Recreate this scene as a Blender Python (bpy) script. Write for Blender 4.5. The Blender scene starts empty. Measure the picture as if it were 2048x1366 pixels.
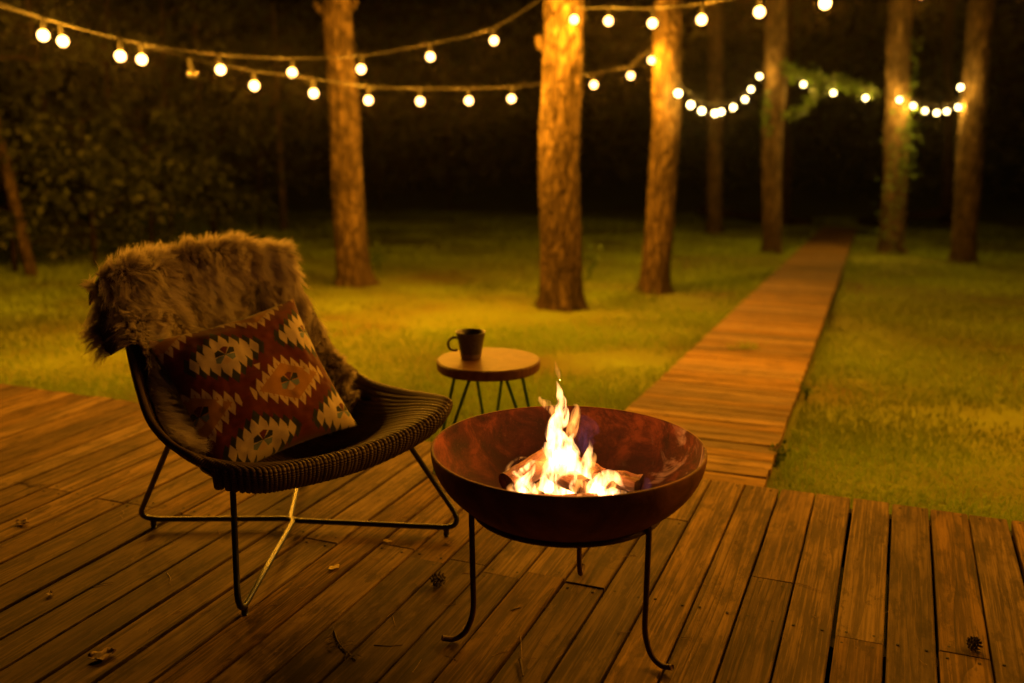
import bpy, bmesh, math, random
import numpy as np
from mathutils import Vector, Matrix

random.seed(7)
rng = np.random.default_rng(7)
SC = bpy.context.scene
COL = SC.collection
R = math.radians

# ------------------------------------------------------------------ camera
FPX = 1914.0                      # focal length in photo pixels (2048 wide)
CAMH = 1.38
PITCH = math.atan(438 / FPX)
cd = bpy.data.cameras.new('camera')
cam = bpy.data.objects.new('camera', cd); COL.objects.link(cam)
cam.location = (0, 0, CAMH); cam.rotation_euler = (math.pi / 2 - PITCH, 0, 0)
cd.sensor_width = 36.0; cd.lens = 36.0 * FPX / 2048
cd.clip_end = 400; cd.clip_start = 0.05
cd.dof.use_dof = True; cd.dof.focus_distance = 2.72; cd.dof.aperture_fstop = 1.4
SC.camera = cam

# ------------------------------------------------------------------ night sky
W = bpy.data.worlds.new('World'); SC.world = W; W.use_nodes = True
wn = W.node_tree.nodes; wl = W.node_tree.links
bg = wn['Background']
sky = wn.new('ShaderNodeTexSky'); sky.sky_type = 'NISHITA'; sky.sun_disc = False
sky.sun_elevation = R(-4); sky.sun_rotation = R(140)
wl.new(sky.outputs[0], bg.inputs[0]); bg.inputs[1].default_value = 0.12

SC.view_settings.view_transform = 'Standard'; SC.view_settings.look = 'None'
SC.view_settings.exposure = 0.0; SC.view_settings.gamma = 1.0
SC.cycles.use_denoising = True
SC.cycles.sample_clamp_indirect = 3.0
SC.cycles.sample_clamp_direct = 0.0
SC.cycles.max_bounces = 6; SC.cycles.diffuse_bounces = 3; SC.cycles.glossy_bounces = 2
SC.cycles.transparent_max_bounces = 40; SC.cycles.volume_bounces = 0
SC.cycles.caustics_reflective = False; SC.cycles.caustics_refractive = False
SC.cycles.use_light_tree = True

BULB_W = 62.0                     # watts of the lamp inside every lit bulb
BULB_COL = (1.0, 0.37, 0.014)
HAZE = .00022                       # density of the haze added for the lamp glow
FIRE_W = 8.0
FIRE_COL = (1.0, 0.30, 0.05)

# ------------------------------------------------------------------ pixel geometry
_c, _s = math.cos(PITCH), math.sin(PITCH)
def ray(x, y):
    a = (x - 1024) / FPX; b = (y - 683) / FPX
    return np.array([a, _c - b * _s, -(b * _c + _s)])
ORG = np.array([0, 0, CAMH])
def onz(x, y, z=0.0):
    r = ray(x, y); return ORG + r * ((z - CAMH) / r[2])
def at_depth(x, y, t): return ORG + ray(x, y) * t
def at_Y(x, y, Y):
    r = ray(x, y); return ORG + r * (Y / r[1])
PHI = R(21.85)
U = np.array([math.sin(PHI), math.cos(PHI)])       # along the deck boards
EE = np.array([math.cos(PHI), -math.sin(PHI)])     # along the deck edge
S_EDGE = 3.62; SLOPE = 0.0538; LAWN0 = -0.085
def ground_z(x, y):
    s = x * U[0] + y * U[1]
    d = np.clip(s - S_EDGE, 0, 24.0)
    return LAWN0 - SLOPE * d
def on_ground(x, y):
    r = ray(x, y); t = 3.0
    for _ in range(60):
        p = ORG + r * t; g = float(ground_z(p[0], p[1]))
        t += (p[2] - g) / max(0.04, -r[2] - SLOPE)
        t = min(max(t, 1.0), 60.0)
    return ORG + r * t
def es(e, s, z=0.0):
    p = EE * e + U * s; return np.array([p[0], p[1], z])

# ------------------------------------------------------------------ noise
_tab = np.random.default_rng(3).random(65536)
def _h(i, j, k): return _tab[((i * 73856093) ^ (j * 19349663) ^ (k * 83492791)) & 65535]
def vnoise(x, y, z=0.0):
    x, y, z = np.broadcast_arrays(np.asarray(x, float), np.asarray(y, float), np.asarray(z, float))
    i, j, k = np.floor(x).astype(np.int64), np.floor(y).astype(np.int64), np.floor(z).astype(np.int64)
    fx, fy, fz = x - i, y - j, z - k
    fx, fy, fz = [t * t * (3 - 2 * t) for t in (fx, fy, fz)]
    def L(a, b, t): return a + (b - a) * t
    return L(L(L(_h(i, j, k), _h(i + 1, j, k), fx), L(_h(i, j + 1, k), _h(i + 1, j + 1, k), fx), fy),
             L(L(_h(i, j, k + 1), _h(i + 1, j, k + 1), fx), L(_h(i, j + 1, k + 1), _h(i + 1, j + 1, k + 1), fx), fy), fz) * 2 - 1
def fbm(x, y, z=0.0, o=3):
    r = 0; a = 1; f = 1
    for q in range(o):
        r = r + a * vnoise(np.asarray(x) * f + 13.1 * q, np.asarray(y) * f + 7.7 * q, np.asarray(z) * f); a *= .5; f *= 2.03
    return r

# ------------------------------------------------------------------ objects
def mesh_np(name, V, F, mat, parent=None, smooth=True, color=None, uv=None):
    """V (n,3); F a list of faces or an int array (m,3|4)"""
    me = bpy.data.meshes.new(name)
    V = np.asarray(V, np.float32)
    if isinstance(F, np.ndarray):
        m, k = F.shape
        me.vertices.add(len(V)); me.vertices.foreach_set('co', V.ravel())
        me.loops.add(m * k); me.loops.foreach_set('vertex_index', F.astype(np.int32).ravel())
        me.polygons.add(m)
        me.polygons.foreach_set('loop_start', np.arange(0, m * k, k, dtype=np.int32))
        me.update(calc_edges=True); me.validate()
    else:
        me.from_pydata(V.tolist(), [], F); me.update()
    if smooth: me.polygons.foreach_set('use_smooth', np.ones(len(me.polygons), bool))
    if color is not None:
        c = np.ones((len(V), 4), np.float32); c[:, :3] = color
        at = me.color_attributes.new('col', 'FLOAT_COLOR', 'POINT'); at.data.foreach_set('color', c.ravel())
    if uv is not None:
        l = me.uv_layers.new(name='uv'); idx = np.zeros(len(me.loops), np.int32); me.loops.foreach_get('vertex_index', idx)
        l.data.foreach_set('uv', np.asarray(uv, np.float32)[idx].ravel())
    if mat: me.materials.append(mat)
    o = bpy.data.objects.new(name, me); COL.objects.link(o)
    if parent: o.parent = parent
    return o
def empty(name, loc=(0, 0, 0), rz=0.0):
    o = bpy.data.objects.new(name, None); COL.objects.link(o)
    o.location = [float(v) for v in loc]; o.rotation_euler = (0, 0, rz); o.empty_display_size = .1
    return o
def tag(o, label=None, cat=None, group=None, kind=None):
    if label: o['label'] = label
    if cat: o['category'] = cat
    if group: o['group'] = group
    if kind: o['kind'] = kind
    return o
def copy_tree(o, parent=None):
    c = o.copy(); COL.objects.link(c); c.parent = parent
    for ch in list(o.children): copy_tree(ch, c)
    return c

def grid_faces(nu, nv, wrap_u=False, wrap_v=False, off=0):
    iu = np.arange(nu if wrap_u else nu - 1); iv = np.arange(nv if wrap_v else nv - 1)
    a, b = np.meshgrid(iu, iv, indexing='ij'); a = a.ravel(); b = b.ravel()
    a2 = (a + 1) % nu; b2 = (b + 1) % nv
    return np.stack([a * nv + b, a2 * nv + b, a2 * nv + b2, a * nv + b2], 1) + off
def frames(P):
    P = np.asarray(P, float); T = np.gradient(P, axis=0); T /= np.linalg.norm(T, axis=1)[:, None] + 1e-12
    n = np.array([0, 0, 1.0]) if abs(T[0][2]) < .9 else np.array([1.0, 0, 0])
    N = []
    for t in T:
        n = n - t * (n @ t); n /= np.linalg.norm(n) + 1e-12; N.append(n)
    N = np.array(N); return T, N, np.cross(T, N)
def tube(P, r, sides=8, closed=False, caps=True):
    """V, F (list) of a tube along P"""
    P = np.asarray(P, float); n = len(P); r = np.broadcast_to(np.asarray(r, float), (n,))
    if closed:
        T = np.roll(P, -1, 0) - np.roll(P, 1, 0); T /= np.linalg.norm(T, axis=1)[:, None]
        N = np.zeros_like(P); nn = np.array([0, 0, 1.0])
        for i in range(n):
            nn = nn - T[i] * (nn @ T[i]); nn /= np.linalg.norm(nn); N[i] = nn
        B = np.cross(T, N)
    else:
        T, N, B = frames(P)
    a = np.linspace(0, 2 * np.pi, sides, endpoint=False)
    V = P[:, None, :] + r[:, None, None] * (np.cos(a)[None, :, None] * N[:, None, :] + np.sin(a)[None, :, None] * B[:, None, :])
    V = V.reshape(-1, 3)
    F = grid_faces(n, sides, wrap_u=closed, wrap_v=True).tolist()
    if caps and not closed:
        F.append(list(range(sides))[::-1]); F.append(list(range((n - 1) * sides, n * sides)))
    return V, F
class MB:
    def __init__(s): s.V = []; s.F = []; s.n = 0
    def add(s, V, F):
        V = np.asarray(V, float); s.V.append(V)
        s.F += [[i + s.n for i in f] for f in (F.tolist() if isinstance(F, np.ndarray) else F)]; s.n += len(V); return s
    def build(s, name, mat, parent=None, smooth=True, **k):
        return mesh_np(name, np.concatenate(s.V), s.F, mat, parent, smooth, **k)
def catmull(P, n):
    P = np.asarray(P, float); Q = np.vstack([2 * P[0] - P[1], P, 2 * P[-1] - P[-2]]); m = len(P) - 1
    t = np.linspace(0, m - 1e-9, n); i = t.astype(int); f = (t - i)[:, None]
    a, b, c, d = Q[i], Q[i + 1], Q[i + 2], Q[i + 3]
    return .5 * (2 * b + (c - a) * f + (2 * a - 5 * b + 4 * c - d) * f ** 2 + (3 * b - a - 3 * c + d) * f ** 3)
def round_path(P, rad, k=7):
    """polyline with rounded corners"""
    P = [np.asarray(p, float) for p in P]; out = [P[0]]
    for i in range(1, len(P) - 1):
        a, b, c = P[i - 1], P[i], P[i + 1]
        d1 = a - b; d2 = c - b; l1 = np.linalg.norm(d1); l2 = np.linalg.norm(d2)
        r = min(rad, l1 * .45, l2 * .45); p = b + d1 / l1 * r; q = b + d2 / l2 * r
        for t in np.linspace(0, 1, k): out.append((1 - t) ** 2 * p + 2 * t * (1 - t) * b + t * t * q)
    out.append(P[-1]); return np.array(out)
def lathe(prof, n=64):
    prof = np.asarray(prof, float); a = np.linspace(0, 2 * np.pi, n, endpoint=False)
    V = np.stack([prof[:, None, 0] * np.cos(a)[None], prof[:, None, 0] * np.sin(a)[None], np.broadcast_to(prof[:, None, 1], (len(prof), n))], 2)
    return V.reshape(-1, 3), grid_faces(len(prof), n, wrap_v=True).tolist()

# ------------------------------------------------------------------ materials
class NT:
    def __init__(s, name):
        s.m = bpy.data.materials.new(name); s.m.use_nodes = True; s.t = s.m.node_tree
        s.b = s.t.nodes['Principled BSDF']; s.out = s.t.nodes['Material Output']
    def n(s, kind, **k):
        x = s.t.nodes.new('ShaderNode' + kind)
        for a, v in k.items(): setattr(x, a, v)
        return x
    def l(s, a, b): s.t.links.new(a, b)
    def coord(s, which='Object', scale=(1, 1, 1), rnd=0.0):
        tc = s.n('TexCoord'); mp = s.n('Mapping'); mp.inputs['Scale'].default_value = scale
        s.l(tc.outputs[which], mp.inputs['Vector'])
        if rnd:
            oi = s.n('ObjectInfo'); mu = s.n('Math', operation='MULTIPLY'); mu.inputs[1].default_value = rnd
            s.l(oi.outputs['Random'], mu.inputs[0]); cx = s.n('CombineXYZ')
            for i in range(3): s.l(mu.outputs[0], cx.inputs[i])
            s.l(cx.outputs[0], mp.inputs['Location'])
        return mp.outputs[0]
    def noise(s, vec, scale, detail=4, rough=.55, dist=0.0):
        x = s.n('TexNoise'); x.inputs['Scale'].default_value = scale; x.inputs['Detail'].default_value = detail
        x.inputs['Roughness'].default_value = rough; x.inputs['Distortion'].default_value = dist
        if vec is not None: s.l(vec, x.inputs['Vector'])
        return x.outputs['Fac']
    def ramp(s, fac, stops):
        x = s.n('ValToRGB'); e = x.color_ramp.elements
        while len(e) < len(stops): e.new(.5)
        for el, (p, c) in zip(e, stops):
            el.position = p; el.color = (*c, 1) if len(c) == 3 else c
        s.l(fac, x.inputs[0]); return x.outputs[0]
    def math(s, op, a, b=None, c=None):
        x = s.n('Math', operation=op)
        for i, v in enumerate((a, b, c)):
            if v is None: continue
            if isinstance(v, (int, float)): x.inputs[i].default_value = v
            else: s.l(v, x.inputs[i])
        return x.outputs[0]
    def mix(s, fac, a, b, mode='MIX'):
        x = s.n('Mix', data_type='RGBA', blend_type=mode)
        for i, v in ((0, fac), (6, a), (7, b)):
            if isinstance(v, (int, float)): x.inputs[i].default_value = v
            elif isinstance(v, tuple): x.inputs[i].default_value = (*v, 1)
            else: s.l(v, x.inputs[i])
        return x.outputs[2]
    def bump(s, h, strength=.4, dist=.01, normal=None):
        x = s.n('Bump'); x.inputs['Strength'].default_value = strength; x.inputs['Distance'].default_value = dist
        s.l(h, x.inputs['Height'])
        if normal is not None: s.l(normal, x.inputs['Normal'])
        s.l(x.outputs[0], s.b.inputs['Normal']); return x.outputs[0]
    def base(s, v):
        if isinstance(v, tuple): s.b.inputs['Base Color'].default_value = (*v, 1)
        else: s.l(v, s.b.inputs['Base Color'])
        return s
    def rough(s, v):
        if isinstance(v, (int, float)): s.b.inputs['Roughness'].default_value = v
        else: s.l(v, s.b.inputs['Roughness'])
        return s

def wood(name, dark, mid, light, rings=14.0, rough=.6, wet=0.0):
    """weathered board, grain along local X: long growth lines, fine fibre, knots, stains"""
    k = NT(name); oi = k.n('ObjectInfo')
    v = k.coord('Object', (.42, 7.0, 7.0), 40.0)
    big = k.noise(v, 1.0, 1.0, .4, .12)
    con = k.math('FRACT', k.math('MULTIPLY', big, rings))
    line = k.math('POWER', con, 2.6)                                  # soft early wood to a crisp late-wood edge
    vl = k.coord('Object', (.9, 46, 46), 40.0); lng = k.noise(vl, 1.0, 2, .5)
    vf = k.coord('Object', (4.0, 130, 130), 40.0); fib = k.noise(vf, 1.0, 3, .65)
    vb = k.coord('Object', (1.8, 5, 5), 90.0); blo = k.noise(vb, 1.4, 7, .7)
    c0 = k.ramp(blo, [(.40, dark), (.5, mid), (.60, light)])
    amt = k.math('MULTIPLY_ADD', k.math('FRACT', k.math('MULTIPLY', oi.outputs['Random'], 7.3)), .5, .45)
    c1 = k.mix(k.math('MULTIPLY', line, amt), c0, tuple(d * .45 for d in dark))
    c1 = k.mix(k.ramp(lng, [(.40, (.55, .55, .55)), (.56, (0, 0, 0))]), c1, tuple(d * .6 for d in dark))
    c2 = k.mix(k.ramp(fib, [(.48, (0, 0, 0)), (.64, (.5, .5, .5))]), c1, tuple(min(1, d * 1.4) for d in light))
    vk = k.coord('Object', (2.4, 7.5, 7.5), 61.0); vo = k.n('TexVoronoi'); vo.inputs['Scale'].default_value = .42; k.l(vk, vo.inputs['Vector'])
    kn = k.ramp(vo.outputs['Distance'], [(.03, (1, 1, 1)), (.10, (0, 0, 0))])
    c3 = k.mix(k.math('MULTIPLY', kn, .8), c2, tuple(d * .3 for d in dark))
    vs = k.coord('Object', (4, 11, 11), 17.0); st = k.ramp(k.noise(vs, 1.5, 8, .75), [(.53, (0, 0, 0)), (.60, (1, 1, 1))])
    c4 = k.mix(k.math('MULTIPLY', st, .6), c3, tuple(d * .45 for d in dark))
    br = k.n('HueSaturation'); k.l(c4, br.inputs['Color'])
    k.l(k.math('MULTIPLY_ADD', oi.outputs['Random'], .75, .62), br.inputs['Value'])
    k.l(k.math('MULTIPLY_ADD', k.math('FRACT', k.math('MULTIPLY', oi.outputs['Random'], 3.7)), .30, .88), br.inputs['Saturation'])
    k.base(br.outputs[0])
    k.rough(k.math('MULTIPLY_ADD', fib, .2, rough + .1))
    h = k.math('ADD', k.math('MULTIPLY', k.math('MULTIPLY', line, amt), -.8), k.math('ADD', k.math('MULTIPLY', fib, .7), k.math('MULTIPLY', lng, .8)))
    k.bump(h, .8, .0028); k.b.inputs['Specular IOR Level'].default_value = .14
    return k.m
M = {}
M['deck'] = wood('weathered_deck_wood', (.064, .039, .015), (.124, .077, .029), (.195, .126, .050))
M['plank'] = wood('path_plank_wood', (.120, .073, .027), (.168, .105, .038), (.215, .136, .052), rings=9)

def simple(name, col, rough=.5, metal=0.0, bump=0.0, scale=60, var=.25, stretch=(1, 1, 1)):
    k = NT(name); v = k.coord('Object', stretch)
    n = k.noise(v, scale, 5, .6)
    k.base(k.ramp(n, [(.3, tuple(c * (1 - var) for c in col)), (.7, tuple(c * (1 + var) for c in col))]))
    k.rough(k.math('MULTIPLY_ADD', n, .2, rough - .1)); k.b.inputs['Metallic'].default_value = metal
    if bump: k.bump(n, bump, .004)
    return k.m
M['black_steel'] = simple('black_powder_coated_steel', (.022, .02, .018), .38, .0, .05, 300)
M['rust_dark'] = simple('dark_rusted_steel', (.075, .032, .02), .7, .2, .3, 90, .4)
M['green_steel'] = simple('green_painted_steel', (.03, .16, .09), .5)
M['under'] = simple('dark_timber_frame', (.05, .035, .025), .8)
M['cable'] = simple('black_rubber_cable', (.007, .006, .005), .9)
M['screw'] = simple('dark_screw_head', (.012, .008, .005), .9, .0)

def mat_bark(name, c0, c1, c2, sc=1.0):
    k = NT(name); v = k.coord('Object', (1, 1, .25), 30.0)
    n1 = k.noise(v, 17 * sc, 7, .68, .5); n2 = k.noise(k.coord('Object', (1, 1, .6), 30.0), 4.2 * sc, 4, .6)
    c = k.ramp(n1, [(.34, c0), (.5, c1), (.64, c2)])
    vo = k.n('TexVoronoi', feature='DISTANCE_TO_EDGE'); vo.inputs['Scale'].default_value = 13 * sc
    vm = k.n('Vector' + 'Math', operation='ADD'); k.l(k.coord('Object', (1, 1, .34), 30.0), vm.inputs[0])
    nc = k.n('TexNoise'); nc.inputs['Scale'].default_value = 9; nc.inputs['Detail'].default_value = 4; k.l(v, nc.inputs['Vector'])
    vs_ = k.n('Vector' + 'Math', operation='SCALE'); vs_.inputs['Scale'].default_value = .10; k.l(nc.outputs['Color'], vs_.inputs[0]); k.l(vs_.outputs[0], vm.inputs[1])
    k.l(vm.outputs[0], vo.inputs['Vector'])
    crack = k.ramp(vo.outputs['Distance'], [(.0, (1, 1, 1)), (.16, (0, 0, 0))])
    c = k.mix(k.math('MULTIPLY', crack, .55), c, tuple(x * .5 for x in c0))
    at = k.n('Attribute', attribute_name='col')
    c = k.mix(k.math('MULTIPLY', at.outputs['Fac'], .9), c, tuple(x * .4 for x in c0))
    c = k.mix(k.ramp(n2, [(.44, (0, 0, 0)), (.62, (.85, .85, .85))]), c, tuple(x * .9 for x in c0))
    # bark colour darkens towards the foot of the trunk
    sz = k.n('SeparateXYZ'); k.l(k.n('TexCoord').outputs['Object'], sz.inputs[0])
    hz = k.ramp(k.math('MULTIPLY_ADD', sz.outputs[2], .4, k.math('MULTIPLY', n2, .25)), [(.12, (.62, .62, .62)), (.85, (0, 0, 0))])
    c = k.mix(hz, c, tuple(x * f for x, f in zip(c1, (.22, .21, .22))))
    k.base(c).rough(.92); k.bump(k.math('SUBTRACT', n1, k.math('MULTIPLY', crack, .8)), 1.0, .035); k.b.inputs['Specular IOR Level'].default_value = .1
    return k.m
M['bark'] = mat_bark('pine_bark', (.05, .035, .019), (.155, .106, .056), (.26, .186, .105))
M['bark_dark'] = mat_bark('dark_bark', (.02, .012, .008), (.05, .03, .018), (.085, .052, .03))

def mat_leaf(name, a, b, trans=.25):
    k = NT(name); at = k.n('Attribute', attribute_name='col')
    k.base(k.ramp(at.outputs['Fac'], [(0, a), (1, b)])).rough(.55)
    k.b.inputs['Specular IOR Level'].default_value = .3
    tr = k.n('BsdfTranslucent'); k.l(k.ramp(at.outputs['Fac'], [(0, a), (1, b)]), tr.inputs['Color'])
    mx = k.n('MixShader'); mx.inputs[0].default_value = trans
    k.l(k.b.outputs[0], mx.inputs[1]); k.l(tr.outputs[0], mx.inputs[2]); k.l(mx.outputs[0], k.out.inputs['Surface'])
    return k.m
M['leaf'] = mat_leaf('woodland_leaf', (.010, .014, .004), (.07, .085, .02))
M['ivy'] = mat_leaf('ivy_leaf', (.03, .065, .008), (.11, .18, .022), .3)
M['needle'] = mat_leaf('pine_needle', (.02, .04, .015), (.05, .08, .03))
M['grass'] = mat_leaf('lawn_grass', (.11, .135, .011), (.23, .335, .018), .35)

k = NT('lawn_soil_and_thatch'); v = k.coord('Object')
n1 = k.noise(v, .9, 5, .6); n2 = k.noise(v, 22, 5, .7)
c = k.ramp(n1, [(.28, (.10, .070, .015)), (.45, (.14, .155, .015)), (.7, (.18, .24, .017))])
c = k.mix(k.ramp(n2, [(.35, (.45, .45, .45)), (.65, (0, 0, 0))]), c, (.07, .065, .016))
k.base(c).rough(.95); k.bump(n2, .8, .03); k.b.inputs['Specular IOR Level'].default_value = .1; M['lawn'] = k.m

# rusted bowl: orange-red inside and out with ash swirls
k = NT('rusted_fire_bowl'); v = k.coord('Object')
n1 = k.noise(v, 9, 9, .72, .6); n2 = k.noise(v, 120, 3, .6); n3 = k.noise(v, 5.0, 7, .6, 2.6)
c = k.ramp(n1, [(.38, (.022, .008, .005)), (.5, (.070, .020, .009)), (.62, (.17, .052, .018))])
c = k.mix(k.ramp(n2, [(.60, (0, 0, 0)), (.75, (.4, .4, .4))]), c, (.22, .095, .04))
sx = k.n('SeparateXYZ'); k.l(k.n('TexCoord').outputs['Object'], sx.inputs[0])
ashmask = k.math('MULTIPLY', k.ramp(n3, [(.5, (0, 0, 0)), (.66, (1, 1, 1))]),
                 k.math('MULTIPLY', k.math('SMOOTH_MIN', 1.0, k.math('MAXIMUM', k.math('MULTIPLY', k.math('SUBTRACT', sx.outputs[0], .10), 6.0), 0.0), .2),
                        k.ramp(k.math('ADD', sx.outputs[1], .5), [(.30, (0, 0, 0)), (.45, (1, 1, 1)), (.62, (1, 1, 1)), (.75, (0, 0, 0))])))
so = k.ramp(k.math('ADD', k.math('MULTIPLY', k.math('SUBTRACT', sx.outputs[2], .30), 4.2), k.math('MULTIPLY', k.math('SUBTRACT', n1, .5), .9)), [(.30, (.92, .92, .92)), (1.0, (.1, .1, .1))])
ins = k.n('Attribute', attribute_name='col'); c = k.mix(k.math('SUBTRACT', 1.0, ins.outputs['Fac']), c, k.ramp(n1, [(.36, (.10, .034, .018)), (.64, (.26, .095, .045))])); c = k.mix(k.math('MULTIPLY', so, ins.outputs['Fac']), c, (.022, .010, .006))  # outer rust painted brighter, in place of light missing on that side
c = k.mix(k.math('MULTIPLY', k.math('MULTIPLY', ashmask, ins.outputs['Fac']), .75), c, (.42, .33, .25))
k.base(c).rough(k.math('MULTIPLY_ADD', n1, .3, .6)); k.b.inputs['Specular IOR Level'].default_value = .2
k.bump(k.math('ADD', n1, k.math('MULTIPLY', n2, .5)), .35, .004); M['rust'] = k.m

# rattan: braided ribs, uv.x along rib (m), uv.y round the rib
k = NT('braided_rattan'); tc = k.n('TexCoord'); mp = k.n('Mapping'); k.l(tc.outputs['UV'], mp.inputs[0])
sp = k.n('SeparateXYZ'); k.l(mp.outputs[0], sp.inputs[0])
ph = k.math('ADD', k.math('MULTIPLY', sp.outputs[0], 900.0), k.math('MULTIPLY', sp.outputs[1], 9.0))
w = k.math('MULTIPLY_ADD', k.math('SINE', ph), .5, .5)
nn = k.noise(k.coord('Object'), 14, 4, .6)
c = k.ramp(nn, [(.3, (.06, .036, .02)), (.7, (.13, .082, .046))])
c = k.mix(k.math('MULTIPLY', k.math('SUBTRACT', 1.0, w), .6), c, (.035, .02, .012))
k.base(c).rough(.6); k.b.inputs['Specular IOR Level'].default_value = .25; k.bump(w, .7, .003); M['rattan'] = k.m
k = NT('cushion_print'); at = k.n('Attribute', attribute_name='col'); n = k.noise(k.coord('Object'), 260, 2)
k.base(k.mix(.35, at.outputs['Color'], k.mix(n, (.25, .25, .25), (1, 1, 1)), 'MULTIPLY')).rough(.85); k.bump(n, .35, .001)
k.b.inputs['Sheen Weight'].default_value = .15; k.b.inputs['Specular IOR Level'].default_value = .2; M['cushion'] = k.m
k = NT('grey_brown_fur'); at = k.n('Attribute', attribute_name='col')
k.base(at.outputs['Color']).rough(.6); k.b.inputs['Specular IOR Level'].default_value = .35
tr = k.n('BsdfTranslucent'); k.l(at.outputs['Color'], tr.inputs['Color']); mx = k.n('MixShader'); mx.inputs[0].default_value = .45
k.l(k.b.outputs[0], mx.inputs[1]); k.l(tr.outputs[0], mx.inputs[2]); k.l(mx.outputs[0], k.out.inputs['Surface']); M['fur'] = k.m
M['suede'] = simple('brown_suede_hide', (.10, .065, .042), .9, 0, .3, 40)
M['mug'] = simple('dark_stoneware_glaze', (.062, .05, .042), .42, 0, .1, 70, .3)
M['mug_foot'] = simple('bare_stoneware_clay', (.17, .115, .07), .8, 0, .1, 70, .2)
k = NT('coffee'); k.base((.015, .008, .004)).rough(.1); M['coffee'] = k.m
M['cone'] = simple('pinecone_scale', (.05, .032, .02), .8, 0, .3, 80, .4)
M['twig'] = simple('dry_twig', (.07, .042, .026), .85, 0, .3, 80, .4)
M['dryleaf'] = simple('dry_brown_leaf', (.16, .085, .04), .75, 0, .4, 60, .4)
M['yellowleaf'] = simple('yellow_leaf', (.55, .40, .06), .6, 0, .2, 60, .2)
M['needle_dry'] = simple('dry_pine_needle', (.22, .13, .06), .7)

# table top: growth rings of a slice
k = NT('sliced_wood_table_top'); v = k.coord('Object', (1, 2.6, 1)); n = k.noise(v, 2.2, 3, .5, .4)
rg = k.math('FRACT', k.math('MULTIPLY', n, 14.0)); fb = k.noise(k.coord('Object', (4, 60, 60)), 1.5, 4)
c = k.ramp(rg, [(.0, (.10, .043, .015)), (.5, (.165, .075, .026)), (1.0, (.115, .05, .018))])
c = k.mix(k.math('MULTIPLY', fb, .5), c, (.05, .024, .011))
k.b.inputs['Specular IOR Level'].default_value = .13; k.base(c).rough(.5); k.bump(fb, .2, .002); M['table'] = k.m

# fire wood and charcoal
k = NT('burning_log_bark'); v = k.coord('Object', (1, 4, 4)); n = k.noise(v, 9, 6, .65)
c = k.ramp(n, [(.3, (.03, .018, .012)), (.55, (.16, .08, .04)), (.75, (.26, .13, .06))])
k.base(c).rough(.9); k.bump(n, .9, .01); M['log'] = k.m
M['char'] = simple('charcoal', (.02, .017, .015), .9, 0, .6, 40, .5)
k = NT('glowing_ember'); n = k.noise(k.coord('Object'), 30, 4)
k.base((.05, .02, .015)); k.l(k.ramp(n, [(.4, (.25, .03, .005)), (.65, (1.0, .28, .04))]), k.b.inputs['Emission Color']); k.b.inputs['Emission Strength'].default_value = 3.0
M['ember'] = k.m

def mat_flame(name, col, strength, noise_scale=16.0):
    m = bpy.data.materials.new(name); m.use_nodes = True; t = m.node_tree
    for x in list(t.nodes):
        if x.type == 'BSDF_PRINCIPLED': t.nodes.remove(x)
    out = t.nodes['Material Output']; e = t.nodes.new('ShaderNodeEmission'); e.inputs[0].default_value = (*col, 1)
    tc = t.nodes.new('ShaderNodeTexCoord'); mp = t.nodes.new('ShaderNodeMapping'); mp.inputs['Scale'].default_value = (2.4, 2.4, .9)
    n = t.nodes.new('ShaderNodeTexNoise'); n.inputs['Scale'].default_value = noise_scale; n.inputs['Detail'].default_value = 2.0; n.inputs['Distortion'].default_value = 1.4
    r = t.nodes.new('ShaderNodeMapRange'); r.inputs[1].default_value = .40; r.inputs[2].default_value = .62; r.inputs[3].default_value = strength * .03; r.inputs[4].default_value = strength
    t.links.new(tc.outputs['Object'], mp.inputs[0]); t.links.new(mp.outputs[0], n.inputs['Vector']); t.links.new(n.outputs['Fac'], r.inputs[0])
    t.links.new(r.outputs[0], e.inputs[1]); t.links.new(e.outputs[0], out.inputs['Volume'])
    return m
M['flame'] = mat_flame('flame', (1.0, .43, .14), 300.0)
M['flame_low'] = mat_flame('flame_wisp', (1.0, .34, .06), 120.0)
M['flame_blue'] = mat_flame('blue_flame', (.30, .15, .34), 4.0, 30.0)

def mat_bulb(name, col, strength):
    m = bpy.data.materials.new(name); m.use_nodes = True; t = m.node_tree
    for x in list(t.nodes):
        if x.type == 'BSDF_PRINCIPLED': t.nodes.remove(x)
    out = t.nodes['Material Output']; e = t.nodes.new('ShaderNodeEmission'); e.inputs[0].default_value = (*col, 1); e.inputs[1].default_value = strength
    tr = t.nodes.new('ShaderNodeBsdfTransparent'); a = t.nodes.new('ShaderNodeAddShader')
    t.links.new(e.outputs[0], a.inputs[0]); t.links.new(tr.outputs[0], a.inputs[1]); t.links.new(a.outputs[0], out.inputs['Surface'])
    m.cycles.emission_sampling = 'NONE'
    return m
M['bulb'] = mat_bulb('lit_bulb_glass', (1.0, .50, .15), 6.0)
M['bulb_far'] = mat_bulb('lit_bulb_glass_pale', (1.0, .74, .30), 8.0)
k = NT('unlit_bulb_glass'); k.base((.35, .33, .30)).rough(.12); M['bulb_off'] = k.m; k.b.inputs['Transmission Weight'].default_value = .9
#@@BODY

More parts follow.
